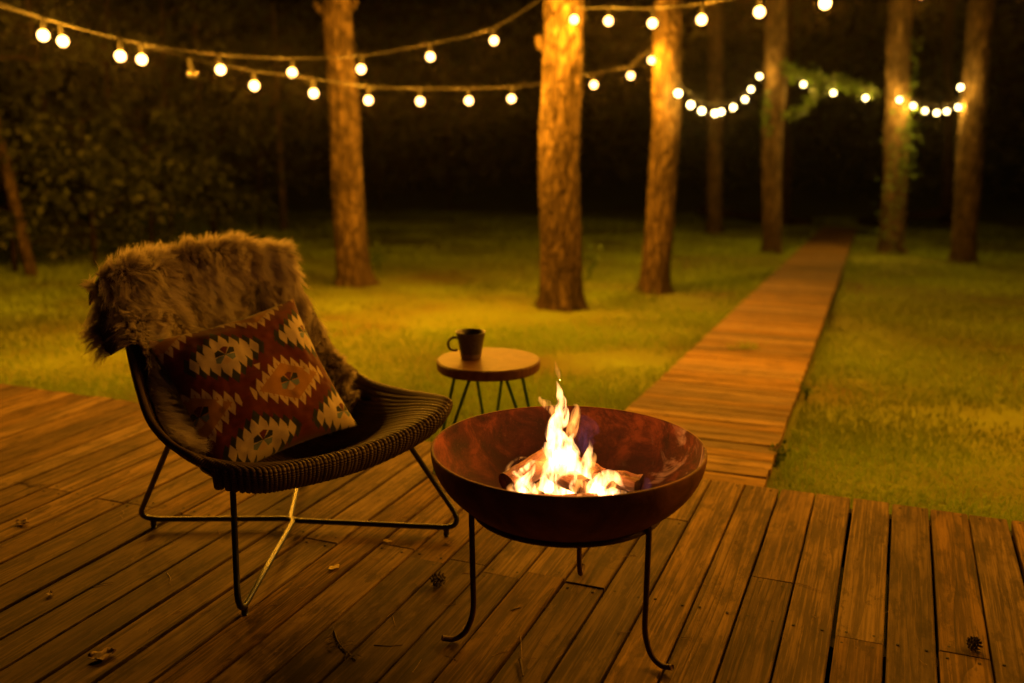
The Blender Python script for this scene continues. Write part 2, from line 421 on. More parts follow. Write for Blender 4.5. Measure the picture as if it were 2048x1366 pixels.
# ================================================================== SETTING
# ---- lawn: one sheet, falling gently away from the deck
gx = np.concatenate([np.linspace(-120, -22, 14), np.linspace(-20, 20, 121), np.linspace(22, 120, 14)])
gy = np.concatenate([np.linspace(-40, 1, 12), np.linspace(1.5, 34, 131), np.linspace(36, 200, 16)])
XX, YY = np.meshgrid(gx, gy, indexing='ij')
ZZ = ground_z(XX, YY) + .018 * fbm(XX * .8, YY * .8, 0, 3)
ss = XX * U[0] + YY * U[1]
ZZ = np.where(ss < S_EDGE - .05, LAWN0 - .10, ZZ)
lawn = mesh_np('lawn', np.stack([XX, YY, ZZ], 2).reshape(-1, 3), grid_faces(len(gx), len(gy)), M['lawn'])
tag(lawn, kind='structure')
# ---- grass blades
def grass_patch():
    n = 450000
    ang = np.arctan(rng.uniform(-.95, .75, n)); d = 3.3 * (30 / 3.3) ** rng.random(n) ** 1.15
    x = d * np.sin(ang); y = d * np.cos(ang)
    e = x * EE[0] + y * EE[1]; s = x * U[0] + y * U[1]
    dry = fbm(x * 1.1, y * 1.1, 4.0, 3)
    keep = (s > S_EDGE + .03) & ~((np.abs(e + .80 + (s - S_EDGE) * .0236) < .43) & (s < 25.8)) & (rng.random(n) < .70 + .75 * dry)
    x, y, d, e, s, dry = x[keep], y[keep], d[keep], e[keep], s[keep], dry[keep]; n = len(x)
    z = ground_z(x, y) - .01
    near = np.zeros(n)
    for b_ in ((709, 570, .19), (1120, 617, .19), (1308, 583, .15), (1543, 505, .15), (1783, 508, .19), (1927, 527, .19)):
        g_ = on_ground(*b_[:2]); near = np.maximum(near, np.exp(-np.clip(np.hypot(x - g_[0], y - g_[1]) - b_[2], 0, 9) / .07))
    edge = near + np.exp(-((np.abs(e + .80 + (s - S_EDGE) * .0236) - .43) / .07)) + .9 * np.exp(-(s - S_EDGE) / .06)
    hgt = (.022 + .030 * rng.random(n) + .02 * np.clip(fbm(x * .7, y * .7, 9., 2), -.5, 1)) * (1 + 1.3 * np.clip(edge, 0, 1) * rng.random(n))
    wid = .0028 * np.clip(d / 4.5, 1, 4.5) * rng.uniform(.7, 1.4, n)
    hgt *= np.clip(d / 9, 1, 1.5)
    az = rng.uniform(0, 2 * np.pi, n); lean = rng.uniform(.1, .9, n) * hgt
    la = rng.uniform(0, 2 * np.pi, n)
    P = np.stack([x, y, z], 1); side = np.stack([np.cos(az), np.sin(az), 0 * az], 1) * wid[:, None]
    ln = np.stack([np.cos(la) * lean, np.sin(la) * lean, hgt], 1)
    mid = P + ln * np.array([.35, .35, .6])
    V = np.stack([P - side, P + side, mid + side * .7, mid - side * .7, P + ln], 1).reshape(-1, 3)
    b = np.arange(n)[:, None] * 5
    F = np.concatenate([b + [0, 1, 2], b + [0, 2, 3], b + [3, 2, 4]])
    col = np.clip(.5 + .45 * fbm(x * .55, y * .55, 2.0, 3) + .3 * (rng.random(n) - .5) + .35 * dry, 0, 1)
    g = mesh_np('grass', V, F, M['grass'], smooth=False, color=np.repeat(col, 5)[:, None])
    tag(g, 'short yellow green grass of the lamp lit lawn', 'grass', kind='stuff')
grass_patch()

# ---- deck
PITCH_B = .1324; E0 = -.3322
deck = empty('deck', es(0, 0, 0)); deck.rotation_euler = (0, 0, math.pi / 2 - PHI); tag(deck, kind='structure')
# deck local frame: +x along the boards (s), +y = -e
def board_mesh(L, wd, th, seed):
    """bevelled board, local X from 0 to L, top at z = 0"""
    r = np.random.default_rng(seed); b = .003; h = wd / 2
    prof = [(-h, -th), (h, -th), (h, -b), (h - b, 0), (-h + b, 0), (-h, -b)]
    nx = 6; xs = np.linspace(0, L, nx); V = []
    for i, x in enumerate(xs):
        wob = r.normal(0, .0007); zz = r.normal(0, .0006)
        for (y, z) in prof: V.append((x, y + wob, z + zz))
    F = grid_faces(nx, 6, wrap_v=True).tolist()
    F = [f[::-1] for f in F]; F += [list(range(6)), list(range((nx - 1) * 6, nx * 6))[::-1]]
    return np.array(V), F
JOINTS = {2: 2.555, 4: 2.58, -4: 2.58, -5: 2.595, -6: 2.545, -7: 2.587, -8: 2.555, -9: 2.61, -11: 2.556, -3: 3.175, 0: 2.83, -13: 1.36, -15: 2.56, -18: 2.56, -21: 1.4, -24: 2.56, -10: 1.35, -12: 2.56, 7: 2.57, 9: 1.3}
screws = MB(); sv, sf = tube([(0, 0, -.003), (0, 0, .0006)], .0042, 8)
rb = random.Random(5)
for row in range(-62, 22):
    e = E0 + PITCH_B * (row + .5)
    js = [JOINTS[row]] if row in JOINTS else ([rb.choice([1.36, .1, 2.57, 2.57])] if abs(row) > 12 else [])
    cuts = [-2.6] + ([js[0] - 2.44] if js and js[0] - 2.44 > -2.3 else []) + js + [S_EDGE + rb.uniform(-.004, .004)]
    for a, b in zip(cuts[:-1], cuts[1:]):
        if b < .3 and row % 2: pass
        V, F = board_mesh(b - a - .0035, PITCH_B - .0085 + rb.uniform(-.0015, .0012), .032, row * 7 + int(a * 10) + 1000)
        o = mesh_np('board', V, F, M['deck'], deck, smooth=False)
        o.location = (a, -e, rb.uniform(-.0022, .0012)); o.rotation_euler = (rb.uniform(-.008, .008), 0, rb.uniform(-.0006, .0006))
        for xx in ([a + .03] if a > -2 else []) + [b - .03] + [q for q in (.13, 1.36, 2.57) if a + .1 < q < b - .1]:
            for yy in (-.038, .038):
                screws.add(sv + np.array([xx + rb.uniform(-.006, .006), -e + yy + rb.uniform(-.006, .006), 0]), sf)
sc_o = screws.build('screw_heads', M['screw'], deck, smooth=False); tag(sc_o, kind='stuff')
def box(x0, x1, y0, y1, z0, z1):
    V = [(x, y, z) for x in (x0, x1) for y in (y0, y1) for z in (z0, z1)]
    return np.array(V), [[0, 1, 3, 2], [4, 6, 7, 5], [0, 4, 5, 1], [2, 3, 7, 6], [0, 2, 6, 4], [1, 5, 7, 3]]
for sx in (-2.4, -1.1, .13, 1.36, 2.57, S_EDGE - .05):
    V, F = box(0, .045, -2.45, 7.9, -.18, -.034); j = mesh_np('joist', V, F, M['under'], deck, smooth=False); j.location = (sx - .02, 0, 0)

# ---- plank path across the lawn
PPHI = R(20.5); PU = np.array([math.sin(PPHI), math.cos(PPHI)])
p0 = es(-.80, S_EDGE + .03)
path = empty('path', (p0[0], p0[1], -.018)); path.rotation_euler = (0, math.atan(SLOPE), math.pi / 2 - PPHI); tag(path, kind='structure')
pm = []
for q in range(6):
    V, F = board_mesh(.80, .114 - .002 * (q % 3), .035, 400 + q); V = V[:, [1, 0, 2]] * [1, 1, 1]; V[:, 1] -= .40
    # keep grain along local X of the plank object: plank object is rotated instead
    V2, F2 = board_mesh(.80, .114 - .002 * (q % 3), .035, 400 + q); V2[:, 0] -= .40
    me = bpy.data.meshes.new('plank'); me.from_pydata(V2.tolist(), [], F2); me.update(); me.materials.append(M['plank']); pm.append(me)
npl = int(21.9 / .1205)
for i in range(npl):
    o = bpy.data.objects.new('plank', pm[i % 6]); COL.objects.link(o); o.parent = path
    o.location = (.06 + i * .1205, rb.uniform(-.004, .004), rb.uniform(-.002, .002)); o.rotation_euler = (rb.uniform(-.006, .006), rb.uniform(-.004, .004), math.pi / 2 + rb.uniform(-.004, .004))
for yy in (-.33, .29):
    V, F = box(0, 21.9, yy, yy + .04, -.12, -.039); mesh_np('joist', V, F, M['under'], path, smooth=False)

# ---- far edging logs either side of the path's end
def rough_log(P, r0, r1, sides=14, n=24, amp=.12, seed=0):
    C = catmull(P, n); V, F = tube(C, np.linspace(r0, r1, n), sides)
    ctr = np.repeat(C, sides, 0); d = V - ctr; nn = fbm(V[:, 0] * 5 + seed, V[:, 1] * 5, V[:, 2] * 5, 2)
    return ctr + d * (1 + amp * nn)[:, None], F
for (pa, pb, lab) in (((1395, 428), (1622, 452), 'long dark log edging the lawn left of the path end'), ((1722, 452), (1905, 432), 'long dark log edging the lawn right of the path end')):
    A = on_ground(*pa); B = on_ground(*pb); o0 = (A + B) / 2
    V, F = rough_log([A - o0 + [0, 0, .1], [0, 0, .1], B - o0 + [0, 0, .1]], .13, .11, seed=pa[0])
    o = mesh_np('edging_log', V, F, M['bark_dark']); o.location = o0; tag(o, lab, 'log', 'edging logs at the end of the path')

# ================================================================== TREES
def leaf_cloud(P, size, seed, up=.3, squash=1.0):
    """one folded leaf (4 triangles) at every point of P"""
    r = np.random.default_rng(seed); n = len(P)
    d = r.normal(size=(n, 3)); d[:, 2] -= up; d /= np.linalg.norm(d, axis=1)[:, None]
    s = np.cross(d, r.normal(size=(n, 3))); s /= np.linalg.norm(s, axis=1)[:, None]
    nr = np.cross(d, s); L = size * r.uniform(.6, 1.35, n)[:, None]; w = L * .34 * squash
    a = P; t = P + d * L; m = P + d * L * .45
    V = np.stack([a, m + s * w + nr * w * .35, t, m - s * w + nr * w * .35], 1).reshape(-1, 3)
    b = np.arange(n)[:, None] * 4
    F = np.concatenate([b + [0, 1, 2], b + [0, 2, 3]])
    col = np.repeat(np.clip(r.normal(.5, .25, n), 0, 1), 4)[:, None]
    return V, F, col
def trunk_mesh(C, rad, sides, seed, rel=.10, plates=True):
    C = np.asarray(C); n = len(C); a = np.linspace(0, 2 * np.pi, sides, endpoint=False)
    T, N, B = frames(C)
    z = C[:, 2][:, None]; aa = a[None, :]
    ca, sa = np.cos(aa), np.sin(aa); r0 = rad[:, None]
    f = 1 + .05 * fbm(ca * 1.5 + seed, sa * 1.5, z * .9, 2) + 0 * z
    ridg = np.abs(vnoise(ca * 5.5 + seed, sa * 5.5, z * 3.2)) + .6 * np.abs(vnoise(ca * 11, sa * 11 + seed, z * 7))
    groove = np.clip(1 - ridg * 3.2, 0, 1)
    lump = np.clip(vnoise(ca * 2 + 5, sa * 2 + seed, z * 4.5) - .45, 0, 1)
    f = f + .30 * np.exp(-np.clip(z, 0, 9) / .10) * np.clip(np.sin(5 * aa + seed) + .4 * np.sin(3 * aa), 0, 1)
    f = f - rel * groove + .10 * lump + .5 * rel * fbm(ca * 9, sa * 9, z * 10 + seed, 2)
    rr = r0 * f
    V = C[:, None, :] + rr[:, :, None] * (ca[:, :, None] * N[:, None, :] + sa[:, :, None] * B[:, None, :])
    F = grid_faces(n, sides, wrap_v=True)
    return V.reshape(-1, 3), F, groove.reshape(-1)[:, None]
def pine(name, base_px, w_px, top_px, wt_px, label, H=9.5, sides=96, rows=420, bark='bark', stubs=(), seed=0, flare=.22, crown=True, knots=()):
    g = on_ground(*base_px); Y = g[1]; t = at_Y(top_px, 0, Y); dpt = Y / ray(*base_px)[1]; dt = Y / ray(top_px, 0)[1]
    r0 = .5 * w_px / FPX * dpt; r1 = .5 * wt_px / FPX * dt
    lean = (t - g) / (t[2] - g[2])
    root = empty(name, g)
    zt = t[2] - g[2]
    zs = np.concatenate([np.linspace(-.12, zt * 1.25, rows), np.linspace(zt * 1.25, H, 24)[1:]])
    wob = .035 * fbm(zs * .7 + seed, zs * 0, 0, 2); wob -= np.interp(0, zs, wob)
    C = np.stack([lean[0] * zs + wob, wob * .5, zs], 1)
    rad = np.interp(zs, [-.12, 0, zt, H], [r0, r0, r1, r1 * .35])
    rad = rad * (1 + flare * np.exp(-np.clip(zs, 0, 9) / .12))
    V, F, gr = trunk_mesh(C, rad, sides, seed)
    mesh_np('trunk', V, F, M[bark], root, color=gr)
    for (px, py, dx, ln) in stubs:
        p = at_Y(px, py, Y) - g; i = np.argmin(abs(zs - p[2])); c0 = C[i]
        V, F = tube(catmull([c0, c0 + [dx * rad[i], -.02, 0.02], c0 + [dx * (rad[i] + ln * .6), -.03, .05], c0 + [dx * (rad[i] + ln), -.03, .10]], 10), np.linspace(rad[i] * .42, rad[i] * .16, 10), 8)
        mesh_np('branch_stub', V, F, M[bark], root)
    if crown:
        mbz = []; P = []
        rr = np.random.default_rng(seed + 90)
        lm = MB()
        for q in range(9):
            z0 = H * rr.uniform(.66, .97); i = np.argmin(abs(zs - z0)); az = rr.uniform(0, 6.28); L = (H - z0) * .5 + .7
            e = C[i] + np.array([math.cos(az) * L, math.sin(az) * L, .25 * L])
            m_ = C[i] + (e - C[i]) * .5 + [0, 0, -.06]; lv, lf = tube(catmull([C[i], m_, e], 8), np.linspace(.045, .015, 8), 5); lm.add(lv, lf)
            for w in range(60):
                tt = rr.uniform(.35, 1.05); P.append(C[i] + (e - C[i]) * tt + rr.normal(0, .24, 3))
        lm.build('limb', M['bark_dark'], root)
        V, F, c_ = leaf_cloud(np.array(P), .22, seed, 0, .28)
        tag(mesh_np('crown', V, F, M['needle'], root, smooth=False, color=c_), kind='stuff')
    tag(root, label, 'tree', 'pine trees on the lawn')
    return root, g, C, rad, zs
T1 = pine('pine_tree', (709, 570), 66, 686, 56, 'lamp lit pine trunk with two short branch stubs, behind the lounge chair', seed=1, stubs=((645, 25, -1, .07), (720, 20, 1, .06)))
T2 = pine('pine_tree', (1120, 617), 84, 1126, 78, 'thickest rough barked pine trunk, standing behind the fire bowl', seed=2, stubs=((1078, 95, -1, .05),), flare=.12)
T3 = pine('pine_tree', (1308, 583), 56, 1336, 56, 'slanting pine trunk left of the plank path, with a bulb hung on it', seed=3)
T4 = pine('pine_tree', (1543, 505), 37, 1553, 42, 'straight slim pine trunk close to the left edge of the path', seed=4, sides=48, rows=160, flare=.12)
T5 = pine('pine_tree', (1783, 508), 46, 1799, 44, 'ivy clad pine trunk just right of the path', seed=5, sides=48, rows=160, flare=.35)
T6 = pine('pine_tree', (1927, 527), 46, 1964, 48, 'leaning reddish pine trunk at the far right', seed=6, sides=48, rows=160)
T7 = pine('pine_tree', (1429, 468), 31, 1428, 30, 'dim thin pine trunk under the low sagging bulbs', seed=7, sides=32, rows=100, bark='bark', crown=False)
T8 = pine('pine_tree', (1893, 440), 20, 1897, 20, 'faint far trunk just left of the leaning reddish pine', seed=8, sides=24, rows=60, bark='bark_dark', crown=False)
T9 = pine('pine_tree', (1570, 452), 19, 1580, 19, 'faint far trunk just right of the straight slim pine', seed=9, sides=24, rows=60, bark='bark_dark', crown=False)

# ---- left woodland: leafy saplings and shrubs, each its own
def sapling(name, base_px, H, Rr, label, seed, nleaf=2600, lean=(0, 0), size=.085, z0=.15, trunk_r=.035, bark='bark_dark'):
    g = on_ground(*base_px); root = empty(name, g); r = np.random.default_rng(seed)
    top = np.array([lean[0], lean[1], H]); k1 = top * .5 + r.normal(0, .07, 3)
    C = catmull([np.array([0, 0, -.08]), k1, top], 40); V, F = tube(C, np.linspace(trunk_r, trunk_r * .35, 40), 10)
    V = V + .004 * fbm(V[:, 0] * 40, V[:, 1] * 40, V[:, 2] * 12, 2)[:, None]
    mesh_np('trunk', V, F, M[bark], root)
    lm = MB(); P = []
    nb = 34
    for q in range(nb):
        f = z0 + (1 - z0) * (q + r.random()) / nb; c0 = C[min(39, int(f * 39))]; az = r.uniform(0, 6.28)
        L = Rr * r.uniform(.45, 1.1) * (1 - .45 * abs(f - .5)); e = c0 + np.array([math.cos(az) * L, math.sin(az) * L, r.uniform(-.1, .45) * L])
        V, F = tube(catmull([c0, c0 + (e - c0) * .5 + [0, 0, .08 * L], e], 7), np.linspace(trunk_r * .35, .004, 7), 4); lm.add(V, F)
        m = int(nleaf * .62 * r.uniform(.3, 1.7)) // nb; tt = r.uniform(.45, 1.08, m)[:, None]; P.append(c0 + (e - c0) * tt + r.normal(0, .105, (m, 3)) * (L / Rr + .3) * [1, 1, .8])
    lm.build('limb', M['bark_dark'], root)
    P = np.concatenate(P); P = P[P[:, 2] > .02]
    V, F, c_ = leaf_cloud(P, size, seed + 5, .5)
    tag(mesh_np('crown', V, F, M['leaf'], root, smooth=False, color=c_), kind='stuff')
    tag(root, label, 'tree' if H > 2 else 'shrub', 'woodland edge on the left')
    return root
sapling('sapling_tree', (66, 556), 4.2, 1.0, 'leaning young tree with a bare lit trunk at the far left edge', 11, 2800, (-.75, .1), trunk_r=.07, z0=.55, bark='bark')
sapling('sapling_tree', (130, 520), 4.4, 1.3, 'leafy sapling in the second place from the left edge', 12, 3400, (-.3, .2), trunk_r=.04)
sapling('shrub', (30, 545), 1.7, .9, 'low dark shrub in the bottom left corner of the woods', 13, 2600, size=.09)
sapling('shrub', (190, 535), 1.8, .9, 'bushy dark shrub left of the furry chair back', 14, 2800, size=.09)
sapling('sapling_tree', (245, 505), 4.6, 1.4, 'tall sapling hanging leaves behind the left pair of bulbs', 15, 3400, (.2, .1), trunk_r=.045)
sapling('sapling_tree', (345, 500), 3.8, 1.3, 'broad sapling rising behind the furry chair back', 16, 3200, (.1, .1), trunk_r=.04)
sapling('shrub', (300, 520), 2.0, 1.0, 'thick shrub right behind the furry chair back', 17, 2800, size=.09)
sapling('sapling_tree', (430, 485), 4.6, 1.3, 'sapling with sparse leaves above the chair back', 18, 2400, (-.1, .1), trunk_r=.05)
sapling('shrub', (430, 490), 1.9, 1.1, 'dark shrub at the back of the lawn above the chair', 19, 2400, size=.09)
sapling('sapling_tree', (568, 462), 4.4, 1.1, 'thin bare trunked young tree left of the first pine', 20, 1500, (.0, .1), trunk_r=.075, z0=.55, bark='bark')
sapling('sapling_tree', (520, 462), 5.2, 1.5, 'far leafy tree between the chair back and the first pine', 21, 2400, (.1, .1))
sapling('sapling_tree', (760, 425), 6.2, 2.0, 'faint far leafy tree right of the first pine', 22, 2400, (.2, .1), z0=.35)
sapling('sapling_tree', (900, 415), 6.4, 2.2, 'faint far leafy tree between the first two pines', 23, 2400, (-.2, .1), z0=.4)
# small plants by the trunks
def weed(px, n, h, label, seed):
    g = on_ground(*px); r = np.random.default_rng(seed); mb = MB(); root = empty('weed', g); P = []
    for q in range(n):
        az = r.uniform(0, 6.28); hh = h * r.uniform(.5, 1.1); tip = np.array([math.cos(az) * hh * .5, math.sin(az) * hh * .5, hh])
        V, F = tube(catmull([[0, 0, -.01], tip * [.3, .3, .6], tip], 6), np.linspace(.004, .0015, 6), 4); mb.add(V, F)
        for w in range(6): P.append(tip * r.uniform(.4, 1.05) + r.normal(0, .012, 3))
    mb.build('stem', M['ivy'], root)
    V, F, c_ = leaf_cloud(np.array(P), .07 if h > .2 else .022, seed, -.2); mesh_np('leaves', V, F, M['ivy'], root, smooth=False, color=c_)
    tag(root, label, 'plant', 'weeds on the lawn')
weed((758, 545), 7, .34, 'little leafy weed at the foot of the first pine', 31)
weed((1180, 560), 6, .5, 'tall thin weed right of the thickest pine', 32)
weed((1612, 800), 8, .10, 'low weed at the right edge of the path', 33)
weed((1556, 935), 9, .08, 'weed where the path meets the deck', 34)

# ---- far wood: one dark mass beyond the lawn
def far_wood():
    r = np.random.default_rng(77); P = []
    n = 26000; ang = r.uniform(-.75, .75, n); d = r.uniform(36, 60, n)
    x = d * np.sin(ang); y = d * np.cos(ang); z = ground_z(x, y) + 9 * r.random(n) ** 1.2
    keep = fbm(x * .35, y * .35, z * .4, 2) > .0
    V, F, c = leaf_cloud(np.stack([x, y, z], 1)[keep], .55, 78)
    mb_t = []
    o = mesh_np('woodland', V, F, M['leaf'], smooth=False, color=c); tag(o, 'dark mass of far woodland behind the lawn', 'woodland', kind='stuff')
far_wood()

# ================================================================== STRING LIGHTS
# one bulb: socket and glass globe hanging from the cable
def lathe_mesh(name, prof, n, mat):
    V, F = lathe(prof, n); me = bpy.data.meshes.new(name); me.from_pydata(V.tolist(), [], F); me.update()
    me.polygons.foreach_set('use_smooth', np.ones(len(me.polygons), bool)); me.materials.append(mat); return me
ME_SOCK = lathe_mesh('socket', [(.0005, .0), (.008, -.002), (.010, -.012), (.013, -.02), (.014, -.072), (.011, -.078), (.0005, -.078)], 12, M['cable'])
_gp = [(max(.0004, .0335 * math.cos(a)), -.106 + .0335 * math.sin(a)) for a in np.linspace(math.radians(70), math.radians(-90), 14)]
ME_BULB = lathe_mesh('bulb', _gp, 20, M['bulb']); ME_BFAR = lathe_mesh('bulb', _gp, 20, M['bulb_far']); ME_BOFF = lathe_mesh('bulb', _gp, 20, M['bulb_off'])
def string_lights(anchor_pts, bulbs, label, far=False, off=(), watts=None, drop=.0, cable_r=.0045, lampcol=None):
    """anchor_pts: 3-D points of the cable; bulbs: 3-D cable points a bulb hangs from"""
    base = np.array(anchor_pts[0]); root = empty('string_lights', base)
    C = catmull(np.array(anchor_pts) - base, 24 * len(anchor_pts))
    V, F = tube(C, cable_r, 6); mesh_np('cable', V, F, M['cable'], root)
    for i, b in enumerate(bulbs):
        so = bpy.data.objects.new('socket', ME_SOCK); COL.objects.link(so); so.parent = root; so.location = np.array(b) - base
        so.rotation_euler = (random.uniform(-.12, .12), random.uniform(-.12, .12), random.uniform(0, 6))
        me = ME_BOFF if i in off else (ME_BFAR if far else ME_BULB)
        bo = bpy.data.objects.new('bulb', me); COL.objects.link(bo); bo.parent = so
        if i in off: continue
        ld = bpy.data.lights.new('bulb_light', 'POINT'); ld.energy = watts or BULB_W; ld.color = lampcol or BULB_COL; ld.shadow_soft_size = .02
        lo = bpy.data.objects.new('bulb_light', ld); COL.objects.link(lo); lo.parent = bo; lo.location = (0, 0, -.108)
    tag(root, label, 'string lights', 'strings of round bulbs')
    return root
def hang(px_list, dep, dz=.108):
    """cable points above bulbs whose globes show at the given pixels, at the given depth"""
    out = []
    for (x, y), t in zip(px_list, dep): out.append(at_depth(x, y, t) + [0, 0, dz])
    return out
def ext(a, b, n, sag=0.0):
    """carry on a strand beyond the frame from a in direction a-b"""
    return [a + (a - b) * (k + 1) + [0, 0, sag * (k + 1) ** 2] for k in range(n)]
# upper strand, left edge -> thick pine
ua = [(122, 83), (284, 120), (438, 140), (586, 146), (724, 139), (860, 114), (985, 82)]
Bu = hang(ua, np.linspace(6.0, 8.35, 7))
xl = ext(Bu[0], Bu[1], 1, .03)
d2 = T2[1][1] / ray(1100, -20)[1]
endp = at_depth(1097, -12, d2 - .12)
string_lights(xl[::-1] + Bu + [endp], xl[::-1] + Bu, 'upper string of bulbs running from the left edge up to the thickest pine')
# lower strand, left edge -> slanting pine
la = [(90, 72), (242, 113), (380, 148), (510, 172), (628, 187), (739, 201), (840, 203), (936, 202), (1025, 198), (1108, 187), (1186, 170), (1260, 152)]
d3 = T3[1][1] / ray(1303, 120)[1]
dl = np.interp(np.arange(12), [0, 5, 11], [5.75, 7.7, d3 - .3])
Bl = hang(la, dl); xl2 = ext(Bl[0], Bl[1], 1, .03)
last = at_depth(1303, 121, d3 - .22) + [0, 0, .108]
string_lights(xl2[::-1] + Bl + [at_depth(1297, 100, d3 - .2)], xl2[::-1] + Bl + [last], 'lower string of bulbs with one dead bulb, tied to the slanting pine', off=(3,))
# near strand, thick pine -> over the deck to the right
na = [(1146, 40), (1217, 43), (1305, 47), (1405, 40), (1515, 25), (1653, 8)]
Bn = hang(na, np.array([d2 - .35, 7.75, 7.1, 6.5, 5.95, 5.4]))
xr = []
a, b = Bn[-1], Bn[-2]
for kx in range(7):  # unseen bulbs added past the frame, bent right to light the lawn
    st = (a - b) + np.array([.075, .045, .012]); xr.append(a + st); b = a; a = xr[-1]
string_lights([at_depth(1124, -16, d2 - .2)] + Bn + xr, Bn + xr, 'near string of large bulbs from the thickest pine over the deck to the right', watts=BULB_W * 1.35)
# far strands between the pines beside the path
d4 = T4[1][1] / ray(1540, 150)[1]; d5 = T5[1][1] / ray(1790, 200)[1]; d6 = T6[1][1] / ray(1930, 200)[1]
FARC = (1.0, .50, .05)
f1 = [(1358, 187), (1382, 210), (1403, 222), (1428, 227), (1442, 224), (1466, 215), (1489, 199), (1502, 179), (1517, 153)]
B = hang(f1, np.linspace(d3 - .22, d4 - .3, 9)); string_lights([at_depth(1345, 150, d3 - .2)] + B + [at_depth(1530, 118, d4 - .2)], B, 'far sagging string of bulbs between the slanting pine and the slim pine', True, watts=26, cable_r=.005, lampcol=FARC)
f2 = [(1606, 169), (1668, 186), (1731, 196), (1800, 200)]
B = hang(f2, np.linspace(d4 + .1, d5 - .35, 4)); string_lights([at_depth(1556, 128, d4 - .15)] + B, B, 'far string of four bulbs with ivy, over the path', True, watts=26, cable_r=.005, lampcol=FARC)
f3 = [(1826, 212), (1849, 222), (1873, 226), (1895, 223), (1918, 215), (1919, 175)]
B = hang(f3, np.linspace(d5 - .2, d6 - .35, 6)); string_lights([at_depth(1800, 180, d5 - .3)] + B, B, 'far right string of bulbs sagging from the ivy clad pine to the leaning pine', True, watts=22, cable_r=.005, lampcol=FARC)

# ---- ivy
def ivy(name, pts, n, spread, label, seed, size=.065):
    pts = np.array(pts); base = pts[0].copy(); base = base
    root = empty(name, base); C = catmull(pts - base, 40); V, F = tube(C, .008, 5); mesh_np('stem', V, F, M['twig'], root)
    r = np.random.default_rng(seed); i = r.integers(0, 40, n); P = C[i] + r.normal(0, 1, (n, 3)) * np.asarray(spread)
    V, F, c = leaf_cloud(P, size, seed, .6, 1.25); tag(mesh_np('leaves', V, F, M['ivy'], root, smooth=False, color=c), kind='stuff')
    tag(root, label, 'vine', 'ivy by the far bulbs')
ivy('ivy_vine', [at_depth(x, y, d4 - .15) for x, y in ((1560, 130), (1590, 145), (1625, 150), (1660, 165), (1700, 168), (1750, 182))], 480, (.05, .06, .06), 'leafy vine creeping along the far string over the path', 41)
ivy('ivy_vine', [at_depth(x, y, d4 - .1) for x, y in ((1632, 160), (1628, 190), (1605, 220), (1570, 224))], 190, (.04, .05, .05), 'hooked vine dangling beside the slim pine', 42)
ivy('ivy_vine', [at_depth(x, y, d5 - .1) for x, y in ((1812, 60), (1815, 130), (1812, 200), (1815, 270), (1812, 335))], 330, (.10, .06, .14), 'hanging ivy on the right side of the ivy clad pine', 43)
ivy('ivy_vine', [at_depth(x, y, d5 - .16) for x, y in ((1783, 500), (1776, 450), (1784, 400), (1792, 340), (1798, 290))], 170, (.12, .05, .14), 'ivy climbing the foot of the ivy clad pine', 44)
ivy('ivy_vine', [at_depth(x, y, d4 - .12) for x, y in ((1528, 270), (1532, 230), (1534, 190))], 60, (.04, .04, .06), 'small ivy shoot on the left side of the slim pine', 45, .07)

# ================================================================== FIRE PIT
FP = np.array([.15, 2.44, 0.0]); RIM_R = .3675; RIM_Z = .534; RING_R = .255; RING_Z = .366
pit = empty('fire_pit', FP)
DEP = .225
pts_o = [(RIM_R * math.sin(a), RIM_Z - DEP * math.cos(a)) for a in np.linspace(0.02, math.pi / 2, 30)]
pts_i = [((RIM_R - .008) * math.sin(a), RIM_Z - (DEP - .006) * math.cos(a)) for a in np.linspace(math.pi / 2, 0.02, 30)]
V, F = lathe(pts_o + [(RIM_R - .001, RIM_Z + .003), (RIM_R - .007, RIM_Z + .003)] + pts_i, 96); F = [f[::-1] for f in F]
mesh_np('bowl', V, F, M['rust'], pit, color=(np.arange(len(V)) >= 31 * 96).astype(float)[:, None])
aa = np.linspace(0, 2 * np.pi, 64, endpoint=False)
ring_r = RIM_R * math.sqrt(max(0, 1 - ((RIM_Z - RING_Z) / DEP) ** 2)) + .010
V, F = tube(np.stack([ring_r * np.cos(aa), ring_r * np.sin(aa), np.full(64, RING_Z)], 1), .0085, 8, closed=True); mesh_np('stand_ring', V, F, M['rust_dark'], pit)
for ang, tip in ((R(195), 1.0), (R(318), 1.0), (R(78), 1.0)):
    d = np.array([math.cos(ang), math.sin(ang), 0]); z = np.array([0, 0, 1.0]); rr = ring_r + .012
    P = [d * (rr) + z * (RING_Z + .012)] + [d * (rr - .004 * (1 - q)) + z * (RING_Z * q) for q in (.95, .7, .45, .28)] + [d * (rr + .004) + z * .062, d * (rr + .022) + z * .026, d * (rr + .052) + z * .0105, d * (rr + .085) + z * .018]
    V, F = tube(catmull(P, 44), .0078, 10); mesh_np('leg', V, F, M['rust_dark'], pit)
tag(pit, 'rusty steel fire bowl on a three legged stand with curled feet', 'fire pit')

